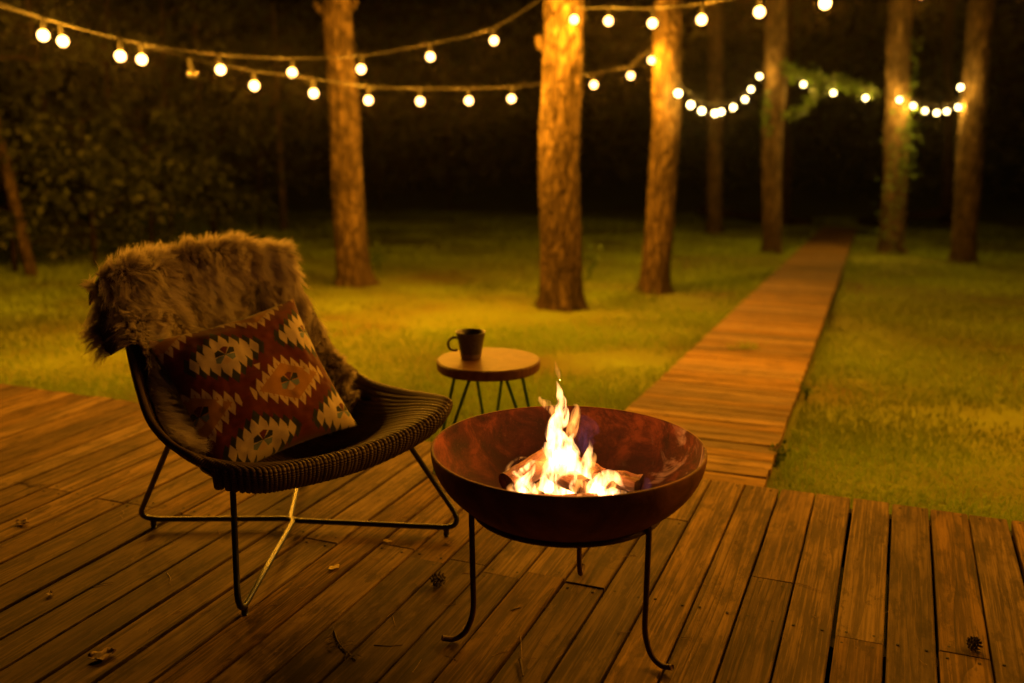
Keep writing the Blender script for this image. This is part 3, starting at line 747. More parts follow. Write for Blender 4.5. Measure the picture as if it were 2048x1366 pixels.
# ---- firewood
def log(p, q, r0, label, seed, split=False):
    p = np.array(p, float); q = np.array(q, float); c = (p + q) / 2; L = np.linalg.norm(q - p)
    n = 26; sides = 18; C = np.stack([np.linspace(-L / 2, L / 2, n), 0 * np.arange(n), 0 * np.arange(n)], 1)
    V, F = tube(C, r0, sides); ctr = np.repeat(C, sides, 0); d = V - ctr
    sc = 1 + .13 * fbm(V[:, 0] * 14 + seed, V[:, 1] * 22, V[:, 2] * 22, 3) ; V = ctr + d * sc[:, None]
    if split: V[:, 2] = np.minimum(V[:, 2], r0 * .25 + .006 * fbm(V[:, 0] * 30, V[:, 1] * 60, 0, 2))
    o = mesh_np('firewood_log', V, F, M['log'], smooth=False); o.location = c
    o.rotation_mode = 'QUATERNION'; o.rotation_quaternion = Vector((q - p).tolist()).to_track_quat('X', 'Z')
    tag(o, label, 'log', 'firewood in the bowl')
fx, fy = FP[0], FP[1]
log(at_Y(1014, 968, 2.40), at_Y(1112, 908, 2.52), .033, 'burning log leaning out at the left of the fire', 1)
log(at_Y(1150, 940, 2.50), at_Y(1278, 963, 2.41), .034, 'split log pointing right out of the flames', 2, True)
log(at_Y(1050, 1012, 2.36), at_Y(1195, 1010, 2.37), .030, 'log lying in front under the flames', 3)
log(at_Y(1085, 930, 2.50), at_Y(1170, 975, 2.38), .028, 'charred log across the middle of the fire', 4)
log(at_Y(1130, 915, 2.56), at_Y(1200, 945, 2.46), .026, 'log at the back of the fire', 5, True)
em = MB(); r = np.random.default_rng(5)
for q in range(60):
    a = r.uniform(0, 6.28); rr = .13 * math.sqrt(r.random()); s_ = r.uniform(.006, .014)
    bmv = np.array([(x, y, z) for x in (-1, 1) for y in (-1, 1) for z in (-1, 1)]) * s_ * r.uniform(.6, 1.2, (8, 3)) 
    z0 = RIM_Z - (DEP - .006) * math.sqrt(1 - (rr / RIM_R) ** 2) + .008
    em.add(bmv + [fx + rr * math.cos(a), fy + rr * math.sin(a), z0], box(0, 1, 0, 1, 0, 1)[1])
tag(em.build('embers', M['ember'], smooth=False), 'glowing embers on the floor of the fire bowl', 'embers', kind='stuff')

# ---- flames: closed bodies of glowing gas
fire = empty('fire', (fx, fy, .37)); fo = np.array([fx, fy, .37])
def tongue(pts, mat, dY=0.0, seed=0, flat=.75, name='flame_tongue', amp=.16):
    """pts: (px, py, half width px); a flattened tapering body standing over the logs"""
    C = np.array([at_Y(x, y, fy + dY) for x, y, w in pts]) - fo; w = np.array([w for *_, w in pts]) * (fy / .95) / FPX
    n = 12 * len(pts); Cc = catmull(C, n); ww = np.clip(catmull(np.stack([w, w, w], 1), n)[:, 0], .0006, 1)
    side_ = .004 * fbm(Cc[:, 2] * 34 + seed, Cc[:, 2] * 0 + seed, 0, 2); Cc[:, 0] += side_ * np.linspace(0, 1, n)
    ww[0] = .001; ww[-1] = .0006
    ww[1] *= .6
    T = np.gradient(Cc, axis=0); T /= np.linalg.norm(T, axis=1)[:, None]; yv = np.array([0, 1.0, 0])
    N = np.cross(T, yv); N /= np.linalg.norm(N, axis=1)[:, None]
    a = np.linspace(0, 2 * np.pi, 28, endpoint=False)
    tw = np.linspace(0, 1.0, n) * 0
    z = Cc[:, 2][:, None]
    rr = ww[:, None] * np.clip(1 + 2.2 * amp * fbm(np.cos(a)[None] * 1.7 + seed, np.sin(a)[None] * 1.7, z * 30 - np.cos(a)[None] * .8, 3) + .12 * np.sin(3 * a[None] + z * 40 + seed), .25, 2)
    V = Cc[:, None] + rr[:, :, None] * (np.cos(a)[None, :, None] * N[:, None] + flat * np.sin(a)[None, :, None] * yv)
    return mesh_np(name, V.reshape(-1, 3), grid_faces(n, 28, wrap_v=True).tolist() + [list(range(28))[::-1], list(range((n - 1) * 28, n * 28))], mat, fire)
FL = M['flame']; FW = M['flame_low']
tongue([(1135, 992, 26), (1128, 950, 34), (1128, 915, 30), (1114, 880, 22), (1110, 850, 17), (1124, 825, 14), (1120, 800, 9), (1116, 780, 5), (1114, 762, 1)], FL, 0, 1)
tongue([(1122, 850, 9), (1112, 828, 11), (1098, 812, 9), (1086, 803, 5), (1080, 793, 2)], FW, .01, 2)
tongue([(1136, 880, 8), (1146, 850, 12), (1152, 828, 9), (1154, 814, 5), (1148, 808, 1)], FW, -.01, 3)
tongue([(1168, 990, 22), (1168, 955, 18), (1173, 920, 10), (1178, 898, 6), (1177, 878, 1)], FL, -.02, 4)
tongue([(1150, 990, 18), (1146, 950, 15), (1150, 915, 11), (1140, 885, 8), (1146, 866, 2)], FL, -.03, 5)
tongue([(1090, 985, 16), (1098, 950, 17), (1106, 920, 14), (1096, 893, 10), (1090, 885, 3)], FL, .01, 6)
tongue([(1060, 990, 14), (1050, 965, 16), (1044, 945, 9), (1060, 930, 5), (1074, 918, 1)], FL, -.03, 7)
tongue([(1040, 990, 4), (1020, 972, 7), (1012, 950, 5), (1018, 930, 3.2), (1036, 917, 1.8), (1056, 915, .8)], FW, -.02, 8, amp=.35)
tongue([(1062, 950, 3), (1052, 930, 3), (1062, 921, 3.5), (1084, 926, 4.5), (1104, 915, 1)], FW, -.01, 19, amp=.4)
tongue([(1078, 990, 8), (1062, 972, 9), (1044, 960, 7), (1030, 944, 5), (1032, 926, 1)], FL, -.05, 9, amp=.35)
tongue([(1030, 992, 7), (1036, 975, 10), (1052, 960, 8), (1066, 940, 4), (1070, 928, 1)], FL, -.06, 20, amp=.35)
tongue([(1178, 990, 16), (1198, 968, 15), (1216, 954, 11), (1232, 955, 8), (1244, 968, 6), (1260, 982, 2)], FL, -.04, 10)
tongue([(1192, 992, 10), (1206, 984, 9), (1228, 984, 7), (1256, 986, 2)], FL, -.07, 11)
tongue([(1146, 985, 6), (1158, 965, 6), (1172, 972, 6), (1168, 986, 5), (1150, 992, 4)], FW, -.09, 12)
rt = random.Random(3)
for q in range(16):
    x0 = rt.choice([1050, 1075, 1100, 1125, 1150, 1175, 1200, 1220]) + rt.uniform(-10, 10); hh = rt.uniform(18, 60) * (1 - abs(x0 - 1130) / 160); dx = rt.uniform(-14, 14)
    tongue([(x0, 994, 6), (x0 + dx * .3, 990 - hh * .4, rt.uniform(6, 10)), (x0 + dx, 990 - hh * .8, rt.uniform(3, 6)), (x0 + dx * .6, 990 - hh * 1.2, 1)], FL, rt.uniform(-.09, .05), 30 + q, amp=.3)
for q in range(14):
    x0 = rt.choice([1025, 1045, 1065, 1185, 1205, 1225, 1245]) + rt.uniform(-12, 12); hh = rt.uniform(14, 44); dx = rt.uniform(-12, 16)
    tongue([(x0, 994, 5), (x0 + dx * .3, 990 - hh * .4, rt.uniform(4, 8)), (x0 + dx, 990 - hh * .8, rt.uniform(2, 5)), (x0 + dx * .5, 990 - hh * 1.2, .8)], FW, rt.uniform(-.10, .02), 60 + q, amp=.4)
tongue([(1182, 950, 6), (1180, 930, 8), (1186, 912, 5), (1184, 900, 1)], FW, .03, 13)
tongue([(1120, 760, 2.5), (1117, 750, 4), (1112, 738, 4), (1108, 722, 1)], FW, 0, 14, name='flame_wisp')
tongue([(1166, 905, 10), (1168, 880, 16), (1172, 858, 15), (1168, 840, 8), (1160, 832, 2)], M['flame_blue'], .02, 16, name='blue_flame', amp=.4)
tongue([(1068, 960, 8), (1072, 940, 9), (1080, 925, 3)], M['flame_blue'], .02, 17, name='blue_flame')
tongue([(1290, 984, 8), (1294, 968, 8), (1292, 955, 3)], M['flame_blue'], -.02, 18, name='blue_flame')
for (lx, ly, lz, sh) in ((fx - .01, fy, .50, .3), (fx - .03, fy - .02, .62, .55), (fx + .06, fy - .03, .46, .15)):
    ld = bpy.data.lights.new('fire_light', 'POINT'); ld.energy = FIRE_W * sh; ld.color = FIRE_COL; ld.shadow_soft_size = .045
    lo = bpy.data.objects.new('fire_light', ld); COL.objects.link(lo); lo.parent = fire; lo.location = np.array([lx, ly, lz]) - fo
tag(fire, 'bright orange and white flames rising from the fire bowl', 'fire')

# ================================================================== SIDE TABLE AND MUG
TB = np.array([-.095, 3.75, 0.0]); TZ = .45; TR_ = .207
tab = empty('side_table', TB)
V, F = lathe([(.0005, TZ - .042), (TR_ - .006, TZ - .042), (TR_ - .001, TZ - .037), (TR_, TZ - .03), (TR_, TZ - .006), (TR_ - .005, TZ), (TR_ * .6, TZ), (.0005, TZ)], 72)
rad = np.hypot(V[:, 0], V[:, 1]); an = np.arctan2(V[:, 1], V[:, 0]); wv = 1 + .012 * np.sin(2 * an + 1) + .006 * np.sin(5 * an)
V[:, 0] *= wv; V[:, 1] *= wv
tt = mesh_np('table_top', V, [f[::-1] for f in F], M['table'], tab); md = tt.modifiers.new('e', 'EDGE_SPLIT'); md.split_angle = R(35)
for ang in (R(210), R(330), R(90)):
    d = np.array([math.cos(ang), math.sin(ang), 0]); t_ = np.array([-d[1], d[0], 0]); z = np.array([0, 0, 1.0])
    foot = d * .245
    P = round_path([d * .115 + t_ * .062 + z * (TZ - .044), foot + t_ * .012 + z * .008, foot - t_ * .012 + z * .008, d * .115 - t_ * .062 + z * (TZ - .044)], .012)
    V, F = tube(P, .0068, 8); mesh_np('leg', V, F, M['green_steel'], tab)
tag(tab, 'round wooden side table on green hairpin legs behind the fire bowl', 'table')
mp_ = onz(942, 716, TZ + .001); mug = empty('mug', (mp_[0], mp_[1], TZ + .001))
pr = [(.0005, 0), (.038, 0), (.041, .003), (.0435, .022)]
V, F = lathe(pr, 48); mesh_np('mug_foot', V, [f[::-1] for f in F], M['mug_foot'], mug)
pr = [(.0438, .0215), (.048, .05), (.0545, .085), (.0595, .106), (.0605, .1085), (.0595, .110), (.0575, .1085), (.052, .085), (.0455, .05), (.040, .012), (.0005, .010)]
V, F = lathe(pr, 48); mesh_np('cup', V, [f[::-1] for f in F], M['mug'], mug)
V, F = lathe([(.0005, .086), (.0522, .086)], 40); mesh_np('coffee', V, F, M['coffee'], mug)
a = np.linspace(R(62), R(298), 22); hp = np.stack([-.066 + .0265 * np.cos(a), -.004 + 0 * a, .062 + .0265 * np.sin(a)], 1)
V, F = tube(hp, .0055, 8); mesh_np('handle', V, F, M['mug'], mug)
mug.rotation_euler = (0, 0, R(8))
tag(mug, 'dark stoneware mug on the round side table', 'mug')

# ================================================================== LOUNGE CHAIR
C0 = np.array([-.78391, 3.09146]); E1 = np.array([.71177, .70241]); E2 = np.array([.70241, -.71177])
chair = empty('lounge_chair', (C0[0], C0[1], 0)); chair.rotation_euler = (0, 0, math.atan2(E1[1], E1[0]))
# chair frame: +x = a (along the front edge), local +y = -b (towards the back)
def ab(P):
    P = np.asarray(P, float).copy(); P[..., 1] *= -1; return P
# stations from under the front lip over the seat to the top: centre line, right rim, left rim, power
ST = [((.03, .29, .288), (.43, .295, .356), (-.32, .265, .312), 2), ((.03, .358, .306), (.45, .35, .378), (-.352, .328, .328), 2),
      ((.03, .385, .355), (.46, .375, .425), (-.365, .345, .378), 2), ((.03, .368, .375), (.458, .352, .44), (-.37, .33, .395), 2),
      ((.03, .28, .335), (.45, .25, .437), (-.405, .24, .42), 2), ((.03, .10, .262), (.44, .09, .425), (-.425, .09, .44), 2.6),
      ((.03, -.10, .228), (.43, -.075, .425), (-.43, -.02, .485), 2.8), ((.03, -.27, .295), (.42, -.20, .46), (-.405, -.14, .555), 2.4),
      ((.025, -.375, .49), (.40, -.31, .55), (-.375, -.25, .63), 2), ((.02, -.43, .67), (.365, -.385, .70), (-.345, -.35, .735), 2),
      ((.02, -.465, .855), (.315, -.43, .84), (-.30, -.42, .835), 2)]
def rib_ctrl(u):
    o = []; t = abs(u)
    for i_, (c, r_, l_, p) in enumerate(ST):
        e = r_ if u >= 0 else l_
        cut = min(1.3, max(0.0, (t - .72) / .28)) ** 2 * (.035 if u >= 0 else .085) * (1 if i_ <= 3 else (.5 if i_ == 4 else 0))   # rounded front corners
        o.append((c[0] + (e[0] - c[0]) * t, c[1] + (e[1] - c[1]) * t ** 2 - cut, c[2] + (e[2] - c[2]) * t ** p))
    return np.array(o)
def shell_pt(u, v):
    """u (n,), v (n,) in 0..1 -> points on the shell (chair a, b, z)"""
    u = np.asarray(u, float); v = np.asarray(v, float)
    us = np.linspace(-1.12, 1.12, 57); tab_ = np.stack([catmull(rib_ctrl(x), 81) for x in us])
    fi = np.clip((u + 1.12) / 2.24 * 56, 0, 55.999); i = fi.astype(int); fu = (fi - i)[..., None]
    fj = np.clip(v * 80, 0, 79.999); j = fj.astype(int); fv = (fj - j)[..., None]
    return (tab_[i, j] * (1 - fu) * (1 - fv) + tab_[i + 1, j] * fu * (1 - fv) + tab_[i, j + 1] * (1 - fu) * fv + tab_[i + 1, j + 1] * fu * fv)
ribs = MB(); uvs = []
NR = 59
for i in range(NR):
    u = -1 + 2 * i / (NR - 1); C = ab(catmull(rib_ctrl(u), 96)); sides = 8
    d = np.r_[0, np.cumsum(np.linalg.norm(np.diff(C, axis=0), axis=1))]
    rr = .0108 * (1.0 + .05 * math.sin(i * 3.1))
    V, F = tube(C, rr, sides); ribs.add(V, F)
    uvs.append(np.stack([np.repeat(d, sides), np.tile(np.linspace(0, 1, sides, endpoint=False), 96)], 1))
shell = ribs.build('seat_shell', M['rattan'], chair, uv=np.concatenate(uvs)); tag(shell, kind='stuff')
gu, gv = np.meshgrid(np.linspace(-1, 1, 60), np.linspace(0.02, 1, 70), indexing='ij')
Pg = shell_pt(gu.ravel(), gv.ravel())
o = mesh_np('seat_lining', ab(Pg), grid_faces(60, 70), M['rattan'], chair, uv=np.stack([gv.ravel(), gu.ravel()], 1)); md = o.modifiers.new('s', 'SOLIDIFY'); md.thickness = .004; md.offset = 0
for sgn in (-1, 1):
    C = ab(catmull(rib_ctrl(sgn * 1.012), 90)); V, F = tube(C, .0125, 10); d = np.r_[0, np.cumsum(np.linalg.norm(np.diff(C, axis=0), axis=1))]
    mesh_np('side_rim', V, F, M['rattan'], chair, uv=np.stack([np.repeat(d, 10), np.tile(np.linspace(0, 1, 10, endpoint=False), 90)], 1))
tops = catmull([rib_ctrl(u)[-1] for u in np.linspace(-1.012, 1.012, 15)], 50); V, F = tube(ab(tops), .0125, 10); mesh_np('top_rim', V, F, M['rattan'], chair, uv=np.stack([np.repeat(np.linspace(0, .8, 50), 10), np.tile(np.linspace(0, 1, 10, endpoint=False), 50)], 1))
# steel base: two bent rods that touch in the middle, and a ring the shell sits in
RB = .0095
zf = .030
foot = {'F': (-.410, .438), 'R': (.378, .438), 'L': (-.326, -.356), 'B': (.345, -.44)}
top = {'F': (-.315, .245, .322), 'R': (.330, .250, .322), 'L': (-.388, .0, .412), 'B': (.392, -.03, .395)}
m1 = np.array([.018, -.012, zf]); m2 = np.array([.047, .014, zf])
def leg_rod(a, b, mid):
    ca_, cb_ = [(foot[q][0] * 1.085, foot[q][1] * 1.085, zf) for q in (a, b)]
    P1 = round_path([top[a], ca_, mid], .085, 9); P2 = round_path([mid, cb_, top[b]], .085, 9); Pm = round_path([P1[-2], mid, P2[1]], .04, 7)
    P = np.vstack([P1[:-1], Pm[1:-1], P2[1:]])
    V, F = tube(ab(P), RB, 10); mesh_np('leg_rod', V, F, M['black_steel'], chair)
    for f in (a, b):
        x, y = foot[f]; k_ = np.array([x, y]) * .97
        V, F = tube([(k_[0], -k_[1], 0.0), (k_[0], -k_[1], zf)], .010, 12); mesh_np('foot_pad', V, F, M['black_steel'], chair)
leg_rod('L', 'F', np.array([.040, -.006, zf])); leg_rod('B', 'R', np.array([.019, -.006, zf]))
rp = []
for a in np.linspace(0, 2 * np.pi, 56, endpoint=False):
    ca, sa = math.cos(a), math.sin(a); q = (abs(ca) ** 3 + abs(sa) ** 3) ** (-1 / 3); rp.append((.012 + .322 * ca * q, .095 + .165 * sa * q, .320))
V, F = tube(ab(np.array(rp)), RB, 8, closed=True); mesh_np('seat_ring', V, F, M['black_steel'], chair)
tag(chair, 'woven rattan lounge chair on thin black steel legs', 'chair')

# ================================================================== FUR THROW over the chair back
throw = empty('fur_throw', (C0[0], C0[1], 0)); throw.rotation_euler = chair.rotation_euler
def throw_pt(u, v):
    """v: 0 = low on the seat, 1 = over the top, 1..1.5 hanging behind"""
    u = np.asarray(u, float); v = np.asarray(v, float)
    vs = np.clip(.50 + .5 * v, 0, 1)
    p = shell_pt(np.clip(u, -1.1, 1.1), vs)
    q1 = shell_pt(np.clip(u, -1.1, 1.1), np.clip(vs + .01, 0, 1)); q0 = shell_pt(np.clip(u, -1.1, 1.1), np.clip(vs - .01, 0, 1))
    w1 = shell_pt(np.clip(u + .02, -1.12, 1.12), vs); w0 = shell_pt(np.clip(u - .02, -1.12, 1.12), vs)
    n = -np.cross(w1 - w0, q1 - q0); n /= np.linalg.norm(n, axis=-1)[..., None] + 1e-9      # towards the sitter
    lift = .020 + .012 * fbm(u * 3 + 3, v * 3.5, 0, 3)
    fold = 1 / (1 + np.exp((u + .42 + .22 * (v - .75)) / .035))           # left flap laid over
    fold = fold * np.clip((v - .45) / .2, 0, 1)
    lift = lift + fold * (.045 + .03 * np.sin(v * 4.0)) - .018 * np.exp(-((u + .40 + .22 * (v - .75)) / .05) ** 2)
    lift = lift + .02 * np.clip(v - .4, 0, 1) * np.sin(u * 5.0 + 1.0)
    p = p + n * lift[..., None]
    over = np.clip(v - 1, 0, 1)
    ang = np.clip(over / .14, 0, 1) * math.pi
    topm = np.clip(v - .90, 0, .1) / .1
    p[..., 2] += .022 * topm * (1 + .6 * fbm(u * 2.6 + 9, 0 * u, 0, 2)) * (ang < 3.2)
    # roll over the top rim and hang down at the back
    rr = .045
    p[..., 1] += -rr * (1 - np.cos(ang)) - .12 * np.clip(over - .14, 0, 1)
    p[..., 2] += rr * np.sin(ang) - .95 * np.clip(over - .14, 0, 1)
    # the left wing flares out over the side of the back
    wing = np.clip((-u - .62) / .48, 0, 1) * np.clip((v - .45) / .4, 0, 1)
    p[..., 0] -= .03 * wing; p[..., 1] -= .01 * wing; p[..., 2] -= .035 * wing * wing
    ex_ = np.clip(-u - .98, 0, .5) * np.clip((v - .38) / .3, 0, 1)
    p[..., 0] -= .06 * ex_ * (1 - ex_); p[..., 1] -= .26 * ex_; p[..., 2] -= .50 * ex_ * ex_ + .05 * ex_
    rw = np.clip((u - .7) / .4, 0, 1) * np.clip((v - .2) / .3, 0, 1)
    p[..., 0] += .012 * rw; p[..., 2] -= .03 * rw * rw
    return p
def throw_mask(u, v):
    lo = .06 + .14 / (1 + np.exp(-(u + .2) / .08)) + .06 * fbm(u * 3, 0 * u, 5., 2) + np.clip(u - .3, 0, 1) * .0
    hi = 1.42 + .08 * fbm(u * 3, 0 * u, 8., 2)
    ok = (v > lo) & (v < hi)
    ok &= ~((u > .95) & (v < .34)) & ~((u < -.97) & (v < .47 + 1.2 * (-u - .97) + .08 * fbm(u * 6, 0 * u, 2., 2))) & ~((u < -.55) & (v > 1.16)) & ~((u < -1.3) & (v > 1.0)) & ~((u > -.80) & (u < .5) & (v < .36))
    return ok
nu, nv = 90, 120
gu, gv = np.meshgrid(np.linspace(-1.22, 1.04, nu), np.linspace(0, 1.5, nv), indexing='ij')
Pt = throw_pt(gu.ravel(), gv.ravel()); mk = throw_mask(gu.ravel(), gv.ravel())
Fg = grid_faces(nu, nv); Fg = Fg[mk[Fg].all(1)]
used, inv = np.unique(Fg, return_inverse=True)
hide = mesh_np('hide', ab(Pt[used]), inv.reshape(Fg.shape), M['suede'], throw); md = hide.modifiers.new('s', 'SOLIDIFY'); md.thickness = .006; md.offset = 0
def fur():
    n = 150000; u = rng.uniform(-1.22, 1.04, n); v = rng.uniform(0, 1.45, n)
    k_ = throw_mask(u, v); u, v = u[k_], v[k_]; n = len(u)
    def frame(u, v):
        P = throw_pt(u, v); du = throw_pt(u + .01, v) - throw_pt(u - .01, v); dv = throw_pt(u, v + .008) - throw_pt(u, v - .008)
        N = -np.cross(du, dv); N /= np.linalg.norm(N, axis=1)[:, None] + 1e-9
        dv /= np.linalg.norm(dv, axis=1)[:, None] + 1e-9; du /= np.linalg.norm(du, axis=1)[:, None] + 1e-9
        c1 = fbm(u * 9, v * 12, 1.0, 2); c2 = fbm(u * 9 + 40, v * 12, 2.0, 2); s1 = fbm(u * 3.3, v * 4, 3.0, 2)
        lean = -dv * (.55 + .45 * s1)[:, None] + du * (.75 * c1 + .5 * fbm(u * 3 + 7, v * 4, 0, 2))[:, None] + N * (.5 + .35 * c2)[:, None]
        return P, N, lean, c1, s1
    P, N, lean, c1, s1 = frame(u, v)
    # locks: the tips of neighbouring hairs draw together
    gu_, gv_ = 34.0, 46.0; iu = np.floor(u * gu_ + .45 * np.sin(v * 30)).astype(int); iv = np.floor(v * gv_ + .45 * np.sin(u * 23)).astype(int)
    hu = _h(iu, iv, iu * 0 + 1); hv = _h(iu, iv, iu * 0 + 2); hl = _h(iu, iv, iu * 0 + 3); h4 = _h(iu, iv, iu * 0 + 4); h5 = _h(iu, iv, iu * 0 + 5)
    cu = np.clip((iu + hu) / gu_, -1.22, 1.04); cv = np.clip((iv + hv) / gv_, 0, 1.45)
    cP, cN, cl, cc1, cs1 = frame(cu, cv)
    cl = cl + np.stack([hl - .5, h4 - .5, h5 - .5], 1) * .9; cl /= np.linalg.norm(cl, axis=1)[:, None]
    lean += rng.normal(0, .22, (n, 3)); lean /= np.linalg.norm(lean, axis=1)[:, None]
    up = N * .9 + lean * .35 + rng.normal(0, .1, (n, 3)); up /= np.linalg.norm(up, axis=1)[:, None]
    L = (.034 + .020 * rng.random(n)) * (1 + .3 * s1) * (.7 + .6 * h4)
    L = np.where(rng.random(n) < .25, L * .55, L)
    K = 5; t = np.linspace(0, 1, K)
    pts = P[:, None] + L[:, None, None] * (up[:, None] * (t * (1 - .45 * t))[None, :, None] + lean[:, None] * (t ** 1.7 * .8)[None, :, None])
    cup = cN * .9 + cl * .35
    cpt = cP[:, None] + (L * 1.05)[:, None, None] * (cup[:, None] * (t * (1 - .45 * t))[None, :, None] + cl[:, None] * (t ** 1.7 * .9)[None, :, None])
    kk_ = (t ** 1.3)[None, :, None] * (.2 + .6 * h5)[:, None, None] * (np.linalg.norm(cP - P, axis=1) < .05)[:, None, None]
    pts = pts * (1 - kk_) + cpt * kk_
    pts[:, :, 2] -= (L[:, None] * t[None] ** 2) * .2
    side = np.cross(lean, N + rng.normal(0, .6, (n, 3))); side /= np.linalg.norm(side, axis=1)[:, None] + 1e-9
    wd = .0008 * np.array([1, 1, .85, .6, .12])
    V = np.stack([pts - side[:, None] * wd[None, :, None], pts + side[:, None] * wd[None, :, None]], 2).reshape(-1, 3)
    b = (np.arange(n) * K * 2)[:, None]
    F = np.concatenate([b + [2 * q, 2 * q + 1, 2 * q + 3, 2 * q + 2] for q in range(K - 1)])
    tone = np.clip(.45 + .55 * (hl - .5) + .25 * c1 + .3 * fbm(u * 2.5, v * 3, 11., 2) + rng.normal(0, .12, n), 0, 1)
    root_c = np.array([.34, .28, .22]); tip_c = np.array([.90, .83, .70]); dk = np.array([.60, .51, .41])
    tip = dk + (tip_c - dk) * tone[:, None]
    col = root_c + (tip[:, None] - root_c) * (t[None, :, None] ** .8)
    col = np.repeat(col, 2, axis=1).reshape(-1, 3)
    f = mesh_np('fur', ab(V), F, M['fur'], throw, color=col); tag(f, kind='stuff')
fur()
tag(throw, 'shaggy grey brown fur throw draped over the chair back', 'throw')

# ================================================================== CUSHION
def kilim(x, y):
    """x right, y down, in 0..1 -> colour of the woven print"""
    red = np.array([.10, .011, .007]); blk = np.array([.018, .022, .02]); crm = np.array([.50, .40, .25]); gold = np.array([.33, .16, .024])
    blue = np.array([.13, .18, .22]); tan = np.array([.50, .36, .20]); drk = np.array([.10, .012, .009])
    col = np.broadcast_to(red, x.shape + (3,)).copy()
    col *= (1 + .18 * fbm(x * 9, y * 40, 0, 2))[..., None]
    P_ = .60; w = .056
    def cell(cx, cy):
        dx = (x - cx + P_ / 2) % P_ - P_ / 2; dy = (y - cy + P_ / 2) % P_ - P_ / 2; return dx, dy
    def bound(dx, W, H, end, ph=0.0, dep=.05):
        a = np.abs(dx) / w + ph; kk = np.floor(a); f = a - kk
        basev = H + (end - H) * np.clip((kk + .5 - ph) * w / W, 0, 1); tri = 1 - np.abs(2 * f - 1)
        return np.where(np.abs(dx) < W, basev - dep * (1 - tri), -1)
    def motif(dx, dy, col):
        a = .062; b = .055
        rx = dx + .25 * dy; ry = dy
        ins = (np.abs(rx) < a) & (np.abs(ry) < b * (1.15 - .5 * np.abs(rx) / a)); q = np.arctan2(ry / b, rx / a)
        i = np.floor((q + np.pi) / (np.pi / 3)).astype(int) % 6
        pal = np.array([blk, drk, blk, blue, tan, blue]); edge = np.abs(((q + np.pi) / (np.pi / 3)) % 1 - .5) > .42
        c = pal[i]; col[ins & ~edge] = c[ins & ~edge]
        return col
    # B: cream medallions with a black stepped border
    dx, dy = cell(.33, .285)
    b2 = bound(dx, .262, .205, .055, .5, .05); m_ = np.abs(dy) < b2; col[m_] = blk
    b1 = bound(dx, .224, .172, .045, 0, .055); m_ = np.abs(dy) < b1; col[m_] = crm; col = motif(dx, dy, col)
    # A: gold medallions with cream teeth, straight on red
    dx, dy = cell(.63, .585)
    b1 = bound(dx, .262, .205, .045, 0, .06); m_ = np.abs(dy) < b1; col[m_] = crm * [1, .93, .8]
    g = np.abs(dx) / .215 + np.abs(dy) / .135; m_ = (g < 1) & m_; col[m_] = gold * 1.05; 
    g2 = np.abs(dx) / .235 + np.abs(dy) / .16; tri = (np.abs(dx) / w % 1); m_ = (g2 < 1) & (g >= 1) & (tri > .42) & (tri < .58); col[m_] = gold
    col = motif(dx, dy, col)
    # small triangles between
    for (tx, ty) in ((.48, .285 + .145), (.18, .585 - .02), (.78, .285), (.48, .885)):
        dx = (x - tx + P_ / 2) % P_ - P_ / 2; dy = (y - ty + P_ / 2) % P_ - P_ / 2
        m_ = (np.abs(dx) < .022 - (dy + .02) * .5) & (np.abs(dy) < .022); col[m_] = crm
    return col
def cushion():
    n = 330; s = np.linspace(-1, 1, n); X, Y = np.meshgrid(s, s, indexing='ij')
    SX, SY, TH = .272, .258, .092
    def side(sg):
        edge = (1 - np.abs(X) ** 2.6) * (1 - np.abs(Y) ** 2.6); th = TH * np.clip(edge, 0, 1) ** .55
        pin = 1 - .085 * (1 - np.abs(Y) ** 2) * np.abs(X) ** 3; pin2 = 1 - .085 * (1 - np.abs(X) ** 2) * np.abs(Y) ** 3
        wr = (.006 * fbm(X * 3 + 4, Y * 3, sg, 3) + .0035 * np.sin(9 * (X + Y) + 3 * fbm(X * 2, Y * 2, 3, 2)) * (np.abs(X) * np.abs(Y))) * np.clip(edge * 3, 0, 1)
        return np.stack([SX * X * pin, SY * Y * pin2, sg * th + wr], 2).reshape(-1, 3)
    A = side(1); B = side(-1); B = np.where((np.abs(np.abs(X)) > .9999).reshape(-1, 1) | (np.abs(np.abs(Y)) > .9999).reshape(-1, 1), A, B)
    cf = kilim((X + 1) / 2, (Y + 1) / 2).reshape(-1, 3)
    F1 = grid_faces(n, n); F2 = F1[:, ::-1] + n * n
    tl = np.array([-.345, -.155, .668]); tr = np.array([.165, -.21, .738]); bl = np.array([-.245, .04, .305]); br = np.array([.235, .11, .37])
    cen = (tl + tr + bl + br) / 4 + np.array([0, .0, .0]); ex = (tr - tl + br - bl); ex /= np.linalg.norm(ex); ey = (bl - tl + br - tr); ey -= ex * (ey @ ex); ey /= np.linalg.norm(ey)
    ez = np.cross(ex, ey); 
    if ez[1] < 0: ez = -ez
    V = np.concatenate([A, B]); 
    # shear to the photographed lean
    W_ = V[:, :1] * ex + V[:, 1:2] * (ey + .0 * ex) + V[:, 2:] * ez
    o = mesh_np('cushion', ab(W_), np.concatenate([F1, F2]), M['cushion'], color=np.concatenate([cf, cf]))
    cw = C0 + E1 * cen[0] + E2 * cen[1]; o.location = (cw[0], cw[1], cen[2]); o.rotation_euler = chair.rotation_euler
    tag(o, 'square red cushion with cream and black zigzag diamonds on the lounge chair', 'cushion')
cushion()

